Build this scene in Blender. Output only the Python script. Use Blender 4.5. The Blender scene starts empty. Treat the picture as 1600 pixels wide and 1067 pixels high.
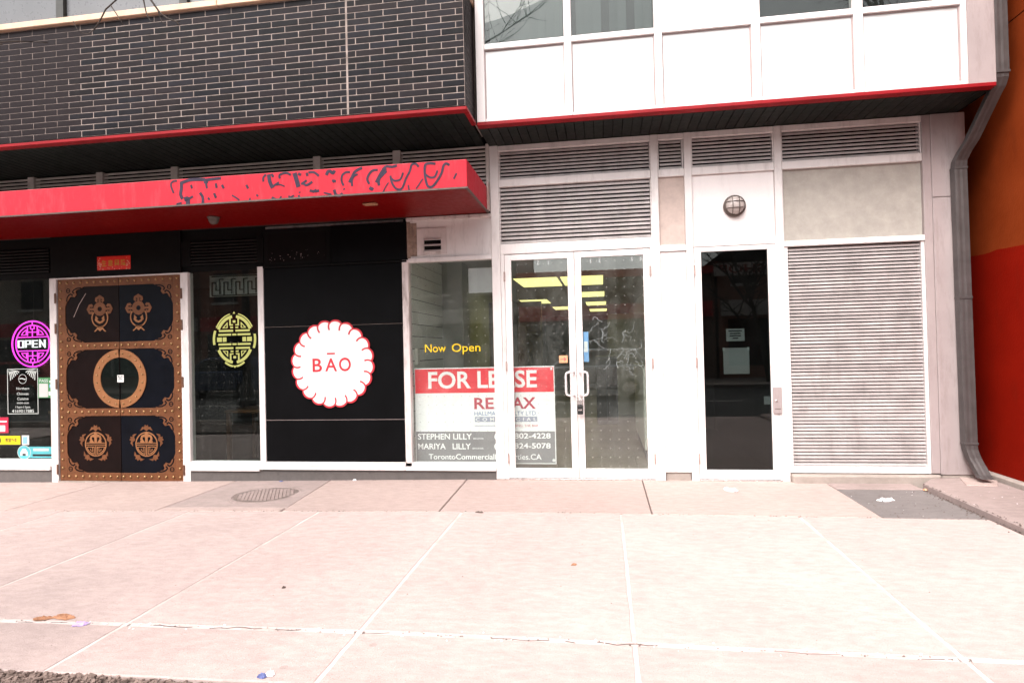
import bpy, bmesh, math, random
from mathutils import Matrix, Vector, noise as mnoise
random.seed(7)
R = math.radians
SC = bpy.context.scene
COL = SC.collection

# ------------------------------------------------------------------ camera
cam_d = bpy.data.cameras.new('camera')
cam = bpy.data.objects.new('camera', cam_d); COL.objects.link(cam)
cam_d.sensor_width = 36.0; cam_d.lens = 21.61
cam_d.clip_start = 0.05; cam_d.clip_end = 2000
def cam_axes(yaw, pit, rol):
    cy, sy = math.cos(yaw), math.sin(yaw)
    fw = Vector((-sy*math.cos(pit), cy*math.cos(pit), math.sin(pit)))
    r0 = Vector((cy, sy, 0)); u0 = r0.cross(fw)
    r = math.cos(rol)*r0 + math.sin(rol)*u0
    return r, r.cross(fw), fw
_r, _u, _f = cam_axes(0.147365, 0.012005, -0.023267)
cam.matrix_world = Matrix(((_r.x, _u.x, -_f.x, 0.0), (_r.y, _u.y, -_f.y, -7.0), (_r.z, _u.z, -_f.z, 1.486), (0, 0, 0, 1)))
SC.camera = cam

# ------------------------------------------------------------------ sky, sun, exposure
SUN_EL, SUN_AZ = R(52), R(200)          # azimuth clockwise from +Y: behind the camera, a little to its left
W = bpy.data.worlds.new('World'); SC.world = W; W.use_nodes = True
wn, wl = W.node_tree.nodes, W.node_tree.links
wn.clear()
sky = wn.new('ShaderNodeTexSky'); sky.sky_type = 'NISHITA'; sky.sun_disc = False
sky.sun_elevation = SUN_EL; sky.sun_rotation = SUN_AZ
sky.air_density = 1.0; sky.dust_density = 6.0; sky.ozone_density = 1.0
hs = wn.new('ShaderNodeHueSaturation'); hs.inputs['Saturation'].default_value = 0.22; hs.inputs['Value'].default_value = 1.0
bg = wn.new('ShaderNodeBackground'); bg.inputs['Strength'].default_value = 0.15
wo = wn.new('ShaderNodeOutputWorld')
wl.new(sky.outputs[0], hs.inputs['Color']); wl.new(hs.outputs[0], bg.inputs['Color']); wl.new(bg.outputs[0], wo.inputs['Surface'])
sun_d = bpy.data.lights.new('sun', 'SUN'); sun_d.energy = 1.5; sun_d.angle = R(50); sun_d.color = (1.0, 0.93, 0.88)
sun = bpy.data.objects.new('sun', sun_d); COL.objects.link(sun)
sdir = Vector((math.sin(SUN_AZ)*math.cos(SUN_EL), math.cos(SUN_AZ)*math.cos(SUN_EL), math.sin(SUN_EL)))
sun.rotation_euler = sdir.to_track_quat('Z', 'Y').to_euler(); sun.location = (0, -10, 30)
VS = SC.view_settings
VS.view_transform = 'Standard'; VS.look = 'None'; VS.gamma = 1.0; VS.exposure = 1.2; VS.use_curve_mapping = False
SC.display_settings.display_device = 'sRGB'
SC.cycles.max_bounces = 8; SC.cycles.transparent_max_bounces = 24; SC.cycles.use_denoising = True
SC.cycles.sample_clamp_indirect = 6.0

# ------------------------------------------------------------------ materials
MATS = {}
def new_mat(name):
    m = bpy.data.materials.new(name); m.use_nodes = True
    nt = m.node_tree; nt.nodes.clear()
    return m, nt.nodes, nt.links
def ramp(N, L, src, stops):
    r = N.new('ShaderNodeValToRGB'); e = r.color_ramp.elements
    e[0].position, e[0].color = stops[0][0], (*stops[0][1], 1)
    e[1].position, e[1].color = stops[-1][0], (*stops[-1][1], 1)
    for p, c in stops[1:-1]:
        x = e.new(p); x.color = (*c, 1)
    L.new(src, r.inputs[0]); return r.outputs[0]
def nz(N, L, vec, scale, detail=4, rough=0.55, sc3=None):
    t = N.new('ShaderNodeTexNoise'); t.inputs['Scale'].default_value = scale
    t.inputs['Detail'].default_value = detail; t.inputs['Roughness'].default_value = rough
    if sc3:
        mp = N.new('ShaderNodeMapping'); mp.inputs['Scale'].default_value = sc3; L.new(vec, mp.inputs[0]); vec = mp.outputs[0]
    L.new(vec, t.inputs['Vector']); return t.outputs['Fac']
def mixc(N, L, fac, a, b, mode='MIX'):
    m = N.new('ShaderNodeMix'); m.data_type = 'RGBA'; m.blend_type = mode
    for i, v in ((0, fac), (6, a), (7, b)):
        if isinstance(v, (int, float)): m.inputs[i].default_value = v
        elif isinstance(v, tuple): m.inputs[i].default_value = (*v, 1)
        else: L.new(v, m.inputs[i])
    return m.outputs[2]
def math_(N, L, op, a, b=None, c=None):
    m = N.new('ShaderNodeMath'); m.operation = op
    for i, v in enumerate((a, b, c)):
        if v is None: continue
        if isinstance(v, (int, float)): m.inputs[i].default_value = v
        else: L.new(v, m.inputs[i])
    return m.outputs[0]
def pos(N): return N.new('ShaderNodeNewGeometry').outputs['Position']
def paint(name, col, rough=0.5, var=0.12, scale=3.0, bump=0.0, bscale=60, dirt=0.0, dirtcol=(0.12, 0.09, 0.07), metal=0.0, spec=0.5, rnd=0.0, streak=True, alt=None):
    """plain surface: base colour with blotches, vertical dirt streaks and fine relief"""
    m, N, L = new_mat(name)
    P = pos(N)
    b = N.new('ShaderNodeBsdfPrincipled'); o = N.new('ShaderNodeOutputMaterial')
    n1 = nz(N, L, P, scale, 5, 0.6)
    lo = tuple(c*(1-var) for c in col); hi = tuple(min(1, c*(1+var)) for c in col)
    c = ramp(N, L, n1, [(0.3, lo), (0.7, hi)])
    if alt:
        oa = N.new('ShaderNodeObjectInfo'); fr_ = math_(N, L, 'FRACT', math_(N, L, 'MULTIPLY', oa.outputs['Random'], 7.31))
        c = mixc(N, L, fr_, c, alt)
    if rnd:
        oi = N.new('ShaderNodeObjectInfo')
        v = math_(N, L, 'MULTIPLY_ADD', oi.outputs['Random'], 2*rnd, 1-rnd)
        vm = N.new('ShaderNodeVectorMath'); vm.operation = 'SCALE'
        L.new(c, vm.inputs[0]); L.new(v, vm.inputs['Scale']); c = vm.outputs[0]
    if dirt:
        n2 = nz(N, L, P, 7.0 if streak else 4.0, 6, 0.7, (1.6, 1.6, 0.35) if streak else None)
        f = ramp(N, L, n2, [(0.5, (0, 0, 0)), (0.78, (dirt,)*3)])
        c = mixc(N, L, f, c, dirtcol)
    L.new(c, b.inputs['Base Color'])
    b.inputs['Roughness'].default_value = rough; b.inputs['Metallic'].default_value = metal
    b.inputs['Specular IOR Level'].default_value = spec
    if rough > 0.15:
        n4 = nz(N, L, P, 18, 4, 0.6)
        rr = math_(N, L, 'MULTIPLY_ADD', n4, 0.3, rough-0.15); L.new(rr, b.inputs['Roughness'])
    if bump:
        n3 = nz(N, L, P, bscale, 3, 0.6)
        bp = N.new('ShaderNodeBump'); bp.inputs['Strength'].default_value = bump; bp.inputs['Distance'].default_value = 0.004
        L.new(n3, bp.inputs['Height']); L.new(bp.outputs[0], b.inputs['Normal'])
    L.new(b.outputs[0], o.inputs[0]); MATS[name] = m
    return m
def emit(name, col, strength):
    m, N, L = new_mat(name)
    e = N.new('ShaderNodeEmission'); e.inputs[0].default_value = (*col, 1); e.inputs[1].default_value = strength
    o = N.new('ShaderNodeOutputMaterial'); L.new(e.outputs[0], o.inputs[0]); MATS[name] = m; return m
def glass(name, tint, dots=True, smear_veil=0.0, f0=0.038, dotmix=0.55):
    m, N, L = new_mat(name)
    P = pos(N)
    tr = N.new('ShaderNodeBsdfTransparent'); tr.inputs[0].default_value = (*tint, 1)
    gl = N.new('ShaderNodeBsdfGlossy'); gl.inputs['Roughness'].default_value = 0.0; gl.inputs[0].default_value = (0.95, 0.97, 0.96, 1)
    bn = N.new('ShaderNodeBump'); bn.inputs['Strength'].default_value = 0.02; bn.inputs['Distance'].default_value = 0.01
    L.new(nz(N, L, P, 1.3, 1), bn.inputs['Height']); L.new(bn.outputs[0], gl.inputs['Normal'])
    ge = N.new('ShaderNodeNewGeometry')
    dt = N.new('ShaderNodeVectorMath'); dt.operation = 'DOT_PRODUCT'; L.new(ge.outputs['Normal'], dt.inputs[0]); L.new(ge.outputs['Incoming'], dt.inputs[1])
    k = math_(N, L, 'SUBTRACT', 1.0, math_(N, L, 'ABSOLUTE', dt.outputs['Value'])); k5 = math_(N, L, 'POWER', k, 5.0)
    fr = math_(N, L, 'MULTIPLY_ADD', k5, 1.0-f0, f0)          # Schlick's Fresnel, the same from both sides of the pane
    mx = N.new('ShaderNodeMixShader'); L.new(fr, mx.inputs[0]); L.new(tr.outputs[0], mx.inputs[1]); L.new(gl.outputs[0], mx.inputs[2])
    out = mx.outputs[0]
    df = N.new('ShaderNodeBsdfDiffuse'); df.inputs[0].default_value = (0.7, 0.72, 0.68, 1)
    if smear_veil:  # pale film on the glass; paints the grey veil over the interior too
        n = nz(N, L, P, 3.0, 8, 0.75, (1, 1, 0.6))
        f = ramp(N, L, n, [(0.42, (0.1*smear_veil,)*3), (0.75, (smear_veil,)*3)])
        m2 = N.new('ShaderNodeMixShader'); L.new(f, m2.inputs[0]); L.new(out, m2.inputs[1]); L.new(df.outputs[0], m2.inputs[2]); out = m2.outputs[0]
    if dots:
        sp = N.new('ShaderNodeSeparateXYZ'); L.new(P, sp.inputs[0])
        def cell(s):
            a = math_(N, L, 'DIVIDE', s, 0.1); a = math_(N, L, 'FRACT', a); a = math_(N, L, 'SUBTRACT', a, 0.5); return math_(N, L, 'MULTIPLY', a, a)
        d = math_(N, L, 'ADD', cell(sp.outputs[0]), cell(sp.outputs[2]))
        f = math_(N, L, 'LESS_THAN', d, 0.0022); f = math_(N, L, 'MULTIPLY', f, dotmix); f = math_(N, L, 'MULTIPLY', f, math_(N, L, 'SUBTRACT', 1.0, ge.outputs['Backfacing']))
        d2 = N.new('ShaderNodeBsdfDiffuse'); d2.inputs[0].default_value = (0.8, 0.8, 0.76, 1)
        m3 = N.new('ShaderNodeMixShader'); L.new(f, m3.inputs[0]); L.new(out, m3.inputs[1]); L.new(d2.outputs[0], m3.inputs[2]); out = m3.outputs[0]
    o = N.new('ShaderNodeOutputMaterial'); L.new(out, o.inputs[0]); MATS[name] = m; return m
def concrete(name, col, speck=0.5, rnd=0.05, var=0.14, crack=0.0, bump=0.35):
    m, N, L = new_mat(name)
    P = pos(N)
    b = N.new('ShaderNodeBsdfPrincipled'); o = N.new('ShaderNodeOutputMaterial')
    big = nz(N, L, P, 0.9, 6, 0.65)
    c = ramp(N, L, big, [(0.28, tuple(x*(1-var) for x in col)), (0.72, tuple(min(1, x*(1+var)) for x in col))])
    mid = nz(N, L, P, 9.0, 5, 0.7, (1, 2.2, 1))
    c = mixc(N, L, 0.5, c, ramp(N, L, mid, [(0.3, tuple(x*0.70 for x in col)), (0.7, tuple(min(1, x*1.2) for x in col))]))
    fine = nz(N, L, P, 170, 2, 0.6)
    f = ramp(N, L, fine, [(0.60, (0, 0, 0)), (0.74, (speck,)*3)])
    c = mixc(N, L, f, c, tuple(x*0.35 for x in col))
    f2 = ramp(N, L, nz(N, L, P, 120, 2, 0.6), [(0.62, (0, 0, 0)), (0.75, (speck*0.7,)*3)])
    c = mixc(N, L, f2, c, tuple(min(1, x*1.5) for x in col))
    st = ramp(N, L, nz(N, L, P, 2.3, 7, 0.75), [(0.60, (0, 0, 0)), (0.80, (0.45,)*3)])
    c = mixc(N, L, st, c, tuple(x*0.6 for x in col))
    vo = N.new('ShaderNodeTexVoronoi'); vo.inputs['Scale'].default_value = 2.6; L.new(P, vo.inputs['Vector'])
    sc_ = N.new('ShaderNodeSeparateColor'); L.new(vo.outputs['Color'], sc_.inputs[0])
    rad = math_(N, L, 'MULTIPLY', sc_.outputs[0], 0.055)
    gum = math_(N, L, 'MULTIPLY', math_(N, L, 'LESS_THAN', vo.outputs['Distance'], rad), math_(N, L, 'GREATER_THAN', sc_.outputs[1], 0.45))
    c = mixc(N, L, math_(N, L, 'MULTIPLY', gum, 0.30), c, tuple(x*0.45 for x in col))
    oi = N.new('ShaderNodeObjectInfo')
    v = math_(N, L, 'MULTIPLY_ADD', oi.outputs['Random'], 2*rnd, 1-rnd)
    vm = N.new('ShaderNodeVectorMath'); vm.operation = 'SCALE'; L.new(c, vm.inputs[0]); L.new(v, vm.inputs['Scale']); c = vm.outputs[0]
    L.new(c, b.inputs['Base Color']); b.inputs['Roughness'].default_value = 0.9; b.inputs['Specular IOR Level'].default_value = 0.25
    bp = N.new('ShaderNodeBump'); bp.inputs['Strength'].default_value = bump; bp.inputs['Distance'].default_value = 0.004
    hh = math_(N, L, 'ADD', fine, nz(N, L, P, 35, 4, 0.6, (1, 3, 1)))
    L.new(hh, bp.inputs['Height']); L.new(bp.outputs[0], b.inputs['Normal'])
    L.new(b.outputs[0], o.inputs[0]); MATS[name] = m; return m

concrete('slab', (0.43, 0.337, 0.315), speck=0.95, var=0.18, rnd=0.06); concrete('slab_band', (0.39, 0.298, 0.272), speck=0.7, rnd=0.05)
concrete('slab_grey', (0.30, 0.235, 0.22), rnd=0.05, var=0.3); paint('gasket', (0.34, 0.26, 0.25), 0.6, 0.1)
def joint_mat():
    m, N, L = new_mat('joint'); P_ = pos(N); b = N.new('ShaderNodeBsdfPrincipled'); o = N.new('ShaderNodeOutputMaterial')
    f = ramp(N, L, nz(N, L, P_, 1.6, 7, 0.72), [(0.38, (0, 0, 0)), (0.62, (1, 1, 1))])
    c = mixc(N, L, f, (0.44, 0.345, 0.32), (0.60, 0.54, 0.515))
    d = ramp(N, L, nz(N, L, P_, 55, 4, 0.7), [(0.56, (0, 0, 0)), (0.70, (0.75,)*3)])
    c = mixc(N, L, d, c, (0.36, 0.27, 0.24))
    L.new(c, b.inputs['Base Color']); b.inputs['Roughness'].default_value = 0.9; b.inputs['Specular IOR Level'].default_value = 0.2
    bp = N.new('ShaderNodeBump'); bp.inputs['Strength'].default_value = 0.5; bp.inputs['Distance'].default_value = 0.004
    L.new(nz(N, L, P_, 90, 3), bp.inputs['Height']); L.new(bp.outputs[0], b.inputs['Normal']); L.new(b.outputs[0], o.inputs[0]); MATS['joint'] = m
joint_mat()
concrete('joint_dark', (0.10, 0.075, 0.065), var=0.3); concrete('asphalt', (0.055, 0.053, 0.053), speck=0.6)
concrete('patch', (0.17, 0.15, 0.145), speck=0.7, var=0.35); concrete('base_grey', (0.12, 0.106, 0.102), speck=0.4)
concrete('kerb', (0.33, 0.28, 0.25), speck=0.5, var=0.3); concrete('beige', (0.355, 0.325, 0.292), speck=0.12, var=0.13, bump=0.1); concrete('beige_pink', (0.50, 0.40, 0.36), speck=0.10, var=0.12, bump=0.1)
paint('white', (0.72, 0.668, 0.655), 0.42, 0.06, 2.0, dirt=0.36, dirtcol=(0.2, 0.15, 0.13), bump=0.05); paint('white_clean', (0.78, 0.72, 0.71), 0.35, 0.04, 2.0, dirt=0.10)
paint('white_dirty', (0.66, 0.58, 0.565), 0.5, 0.12, 3.0, dirt=0.75, dirtcol=(0.10, 0.05, 0.03)); paint('pilaster', (0.37, 0.308, 0.304), 0.45, 0.10, 1.5, dirt=0.5, dirtcol=(0.16, 0.12, 0.11), metal=0.1)
paint('slat', (0.43, 0.385, 0.377), 0.42, 0.18, 5, dirt=0.45, dirtcol=(0.14, 0.11, 0.10), rnd=0.12); paint('slat_lifted', (0.62, 0.53, 0.50), 0.45, 0.14, 5, dirt=0.3, rnd=0.08)  # over-canopy copy lightened in the colour to offset shade under the soffit
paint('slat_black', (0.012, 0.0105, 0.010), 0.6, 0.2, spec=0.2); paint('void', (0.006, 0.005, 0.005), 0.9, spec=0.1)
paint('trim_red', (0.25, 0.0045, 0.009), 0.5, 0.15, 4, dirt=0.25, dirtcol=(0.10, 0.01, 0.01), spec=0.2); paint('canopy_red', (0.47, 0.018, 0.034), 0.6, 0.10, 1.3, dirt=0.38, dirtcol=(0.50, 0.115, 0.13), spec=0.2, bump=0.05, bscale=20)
paint('canopy_under_shade', (0.15, 0.0012, 0.0012), 0.4, 0.08, 2, spec=0.15); paint('graffiti', (0.036, 0.026, 0.045), 0.7, 0.3, 20, spec=0.2)
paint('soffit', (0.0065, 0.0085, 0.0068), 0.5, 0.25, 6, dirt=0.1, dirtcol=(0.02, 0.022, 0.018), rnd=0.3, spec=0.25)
paint('brick', (0.0062, 0.0062, 0.0095), 0.5, 0.4, 9, bump=0.25, bscale=40, rnd=0.5, alt=(0.0115, 0.0075, 0.0085), dirt=0.16, dirtcol=(0.045, 0.042, 0.045), spec=0.09)
paint('mortar', (0.315, 0.255, 0.232), 0.9, 0.3, 12, bump=0.3, dirt=0.5, dirtcol=(0.13, 0.09, 0.07), spec=0.2)
paint('coping', (0.62, 0.42, 0.29), 0.5, 0.12, 4, dirt=0.35, dirtcol=(0.25, 0.13, 0.06))
paint('black_panel', (0.0022, 0.0023, 0.0028), 0.5, 0.3, 3, dirt=0.12, dirtcol=(0.010, 0.009, 0.012), spec=0.08); paint('black_wood', (0.003, 0.0028, 0.0028), 0.7, 0.3, 3, spec=0.15)
paint('spandrel', (0.62, 0.615, 0.61), 0.05, 0.02, 1.0, spec=1.0); paint('upper_grey', (0.11, 0.113, 0.12), 0.3, 0.1, 2)
paint('blind', (0.105, 0.115, 0.112), 0.7, 0.06, 3, rnd=0.2); paint('copper', (0.155, 0.058, 0.024), 0.45, 0.2, 10, metal=0.2, dirt=0.25, dirtcol=(0.04, 0.016, 0.01), streak=False, spec=0.3)
paint('copper_light', (0.27, 0.115, 0.048), 0.45, 0.15, 10, metal=0.1, spec=0.3); paint('stud', (0.34, 0.20, 0.09), 0.28, 0.3, 30, metal=0.7)
paint('leaf_brown', (0.0062, 0.0024, 0.0022), 0.4, 0.3, 4, dirt=0.1, dirtcol=(0.012, 0.009, 0.009), spec=0.12); paint('leaf_blue', (0.0017, 0.0026, 0.0055), 0.4, 0.3, 4, dirt=0.1, dirtcol=(0.008, 0.009, 0.014), spec=0.12)
paint('hinge', (0.45, 0.33, 0.30), 0.4, 0.2, 20, metal=0.3); paint('hinge_rust', (0.10, 0.04, 0.02), 0.6, 0.3, 20)
paint('steel', (0.62, 0.58, 0.57), 0.25, 0.08, 8, metal=0.8); paint('steel_pale', (0.72, 0.68, 0.68), 0.3, 0.05, 8, metal=0.3); paint('black_plastic', (0.012, 0.012, 0.012), 0.4)
paint('pipe', (0.088, 0.078, 0.077), 0.42, 0.2, 6, metal=0.3, dirt=0.5, dirtcol=(0.04, 0.033, 0.03))
paint('sign_white', (0.88, 0.88, 0.86), 0.4, 0.02); paint('sign_red', (0.60, 0.022, 0.03), 0.4, 0.04); paint('bao_red', (0.55, 0.03, 0.045), 0.4, 0.05); paint('bao_white', (0.82, 0.80, 0.79), 0.4, 0.02)
paint('lease_red', (0.80, 0.045, 0.06), 0.4, 0.06); paint('lease_grey', (0.17, 0.175, 0.18), 0.5, 0.05); paint('lease_white', (0.85, 0.85, 0.83), 0.5, 0.03); paint('lease_pale', (0.86, 0.86, 0.84), 0.5, 0.03)
paint('remax_red', (0.50, 0.055, 0.085), 0.5, 0.03); paint('remax_blue', (0.12, 0.19, 0.38), 0.5, 0.03); paint('com_grey', (0.33, 0.34, 0.42), 0.5, 0.03)
paint('yellow_text', (0.85, 0.55, 0.005), 0.5, 0.03); paint('paper', (0.66, 0.66, 0.64), 0.7, 0.06); paint('paper_grey', (0.46, 0.45, 0.44), 0.7, 0.06); paint('ink', (0.02, 0.02, 0.022), 0.7)
paint('pass_green', (0.045, 0.19, 0.07), 0.5, 0.05); paint('sticker_red', (0.45, 0.015, 0.05), 0.4); paint('sticker_yellow', (0.78, 0.55, 0.01), 0.4); paint('sticker_teal', (0.08, 0.36, 0.40), 0.4); paint('sticker_blue', (0.22, 0.42, 0.70), 0.4); paint('sticker_orange', (0.62, 0.30, 0.16), 0.5)
paint('decal_white', (0.44, 0.47, 0.45), 0.6, 0.15, 14); paint('banner_red', (0.72, 0.02, 0.008), 0.35, 0.12, 14); paint('banner_gold', (0.52, 0.30, 0.03), 0.35, 0.2, 30, metal=0.3); paint('banner_pale', (0.7, 0.35, 0.22), 0.5, 0.2, 30)
def two_tone(name):
    m, N, L = new_mat(name); P = pos(N)
    b = N.new('ShaderNodeBsdfPrincipled'); o = N.new('ShaderNodeOutputMaterial'); sp = N.new('ShaderNodeSeparateXYZ'); L.new(P, sp.inputs[0])
    lo = ramp(N, L, nz(N, L, P, 3, 5), [(0.3, (0.185, 0.0046, 0.0007)), (0.7, (0.215, 0.006, 0.001))])
    hi = ramp(N, L, nz(N, L, P, 2.2, 6, 0.6), [(0.3, (0.175, 0.026, 0.004)), (0.7, (0.235, 0.040, 0.0085))])
    rag = math_(N, L, 'MULTIPLY_ADD', nz(N, L, P, 2.5, 4), 0.06, 2.33)
    c = mixc(N, L, math_(N, L, 'GREATER_THAN', sp.outputs[2], rag), lo, hi)
    d = ramp(N, L, nz(N, L, P, 6, 7, 0.7, (1, 1, 0.25)), [(0.55, (0, 0, 0)), (0.8, (0.3,)*3)])
    c = mixc(N, L, d, c, (0.07, 0.01, 0.004))
    L.new(c, b.inputs['Base Color']); b.inputs['Roughness'].default_value = 0.8; b.inputs['Specular IOR Level'].default_value = 0.06
    bp = N.new('ShaderNodeBump'); bp.inputs['Strength'].default_value = 0.4; bp.inputs['Distance'].default_value = 0.006
    L.new(nz(N, L, P, 45, 5), bp.inputs['Height']); L.new(bp.outputs[0], b.inputs['Normal'])
    L.new(b.outputs[0], o.inputs[0]); MATS[name] = m
two_tone('orange_wall'); paint('bounce_grey', (0.42, 0.37, 0.35), 0.6, 0.2)
paint('room_wall', (0.36, 0.365, 0.30), 0.8, 0.1); paint('room_slat', (0.72, 0.75, 0.68), 0.5, 0.06); paint('room_floor', (0.21, 0.19, 0.155), 0.35, 0.25, 2); paint('room_ceiling', (0.46, 0.46, 0.42), 0.8, 0.06); paint('olive', (0.20, 0.17, 0.075), 0.7, 0.15)
paint('dark_room', (0.022, 0.02, 0.018), 0.8, 0.3); paint('dim_room', (0.06, 0.06, 0.055), 0.8, 0.3); paint('lattice', (0.03, 0.03, 0.027), 0.6); paint('table_wood', (0.10, 0.045, 0.02), 0.4, 0.2); paint('counter_white', (0.55, 0.55, 0.47), 0.5, 0.05); paint('grey_box', (0.13, 0.14, 0.15), 0.6)
emit('troffer', (1.0, 0.90, 0.32), 0.75); emit('neon_pink', (1.0, 0.06, 0.72), 1.2); emit('neon_white', (1.0, 0.93, 0.97), 0.9); emit('neon_yellow', (1.0, 0.84, 0.28), 0.50)
glass('glass_lease', (0.935, 0.96, 0.955), True, 0.065, f0=0.08, dotmix=0.30); glass('glass_dark', (0.80, 0.85, 0.83), True, 0.010, dotmix=0.17); glass('glass_single', (0.52, 0.56, 0.555), False, 0.003, f0=0.038); glass('glass_upper', (0.72, 0.75, 0.74), False, 0.0); glass('glass_round', (0.5, 0.55, 0.5), False, 0.0); glass('glass_car', (0.12, 0.14, 0.14), False)
paint('grime', (0.34, 0.24, 0.19), 0.7, 0.4, 14, dirt=0.95, dirtcol=(0.03, 0.018, 0.012)); paint('etch', (0.42, 0.46, 0.47), 0.7, 0.1); paint('lens', (0.42, 0.36, 0.34), 0.25, 0.1, 30); paint('lamp_metal', (0.10, 0.075, 0.065), 0.5, 0.2, 20, metal=0.4)
paint('iron', (0.19, 0.145, 0.13), 0.55, 0.25, 20, metal=0.2); paint('bark', (0.05, 0.036, 0.028), 0.85, 0.3, 20, bump=0.5); paint('mulch', (0.20, 0.145, 0.125), 0.9, 0.4, 25, spec=0.2); paint('mulch_base', (0.075, 0.05, 0.04), 0.95, 0.4, 25, bump=0.8)
paint('leaf_litter', (0.32, 0.15, 0.08), 0.8, 0.3, 30); paint('tissue', (0.78, 0.74, 0.75), 0.8, 0.04); paint('tissue_purple', (0.46, 0.33, 0.62), 0.8, 0.25, 40); paint('wrapper_blue', (0.10, 0.12, 0.28), 0.5, 0.4, 40); paint('stain', (0.09, 0.06, 0.05), 0.8, 0.3, 40)
paint('far_brick', (0.30, 0.13, 0.09), 0.85, 0.2, 4); paint('far_brick_b', (0.20, 0.12, 0.09), 0.85, 0.2, 4); paint('far_stucco', (0.36, 0.31, 0.25), 0.85, 0.15, 2); paint('far_grey', (0.20, 0.20, 0.20), 0.8, 0.2, 2); paint('far_roof', (0.035, 0.033, 0.033), 0.8); paint('far_glass', (0.02, 0.025, 0.028), 0.1); paint('far_trim', (0.55, 0.52, 0.47), 0.6); paint('far_sign_red', (0.50, 0.03, 0.03), 0.5); paint('far_sign', (0.72, 0.64, 0.57), 0.6); paint('far_letters', (0.36, 0.03, 0.02), 0.5)
paint('car_silver', (0.46, 0.47, 0.48), 0.25, 0.03, metal=0.6); paint('car_red', (0.36, 0.015, 0.015), 0.25, 0.03, metal=0.3); paint('car_blue', (0.05, 0.08, 0.16), 0.25, 0.03, metal=0.4); paint('tyre', (0.02, 0.02, 0.02), 0.85); paint('tail_red', (0.35, 0.01, 0.01), 0.3); paint('lamp_pole', (0.018, 0.018, 0.019), 0.45)

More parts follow.
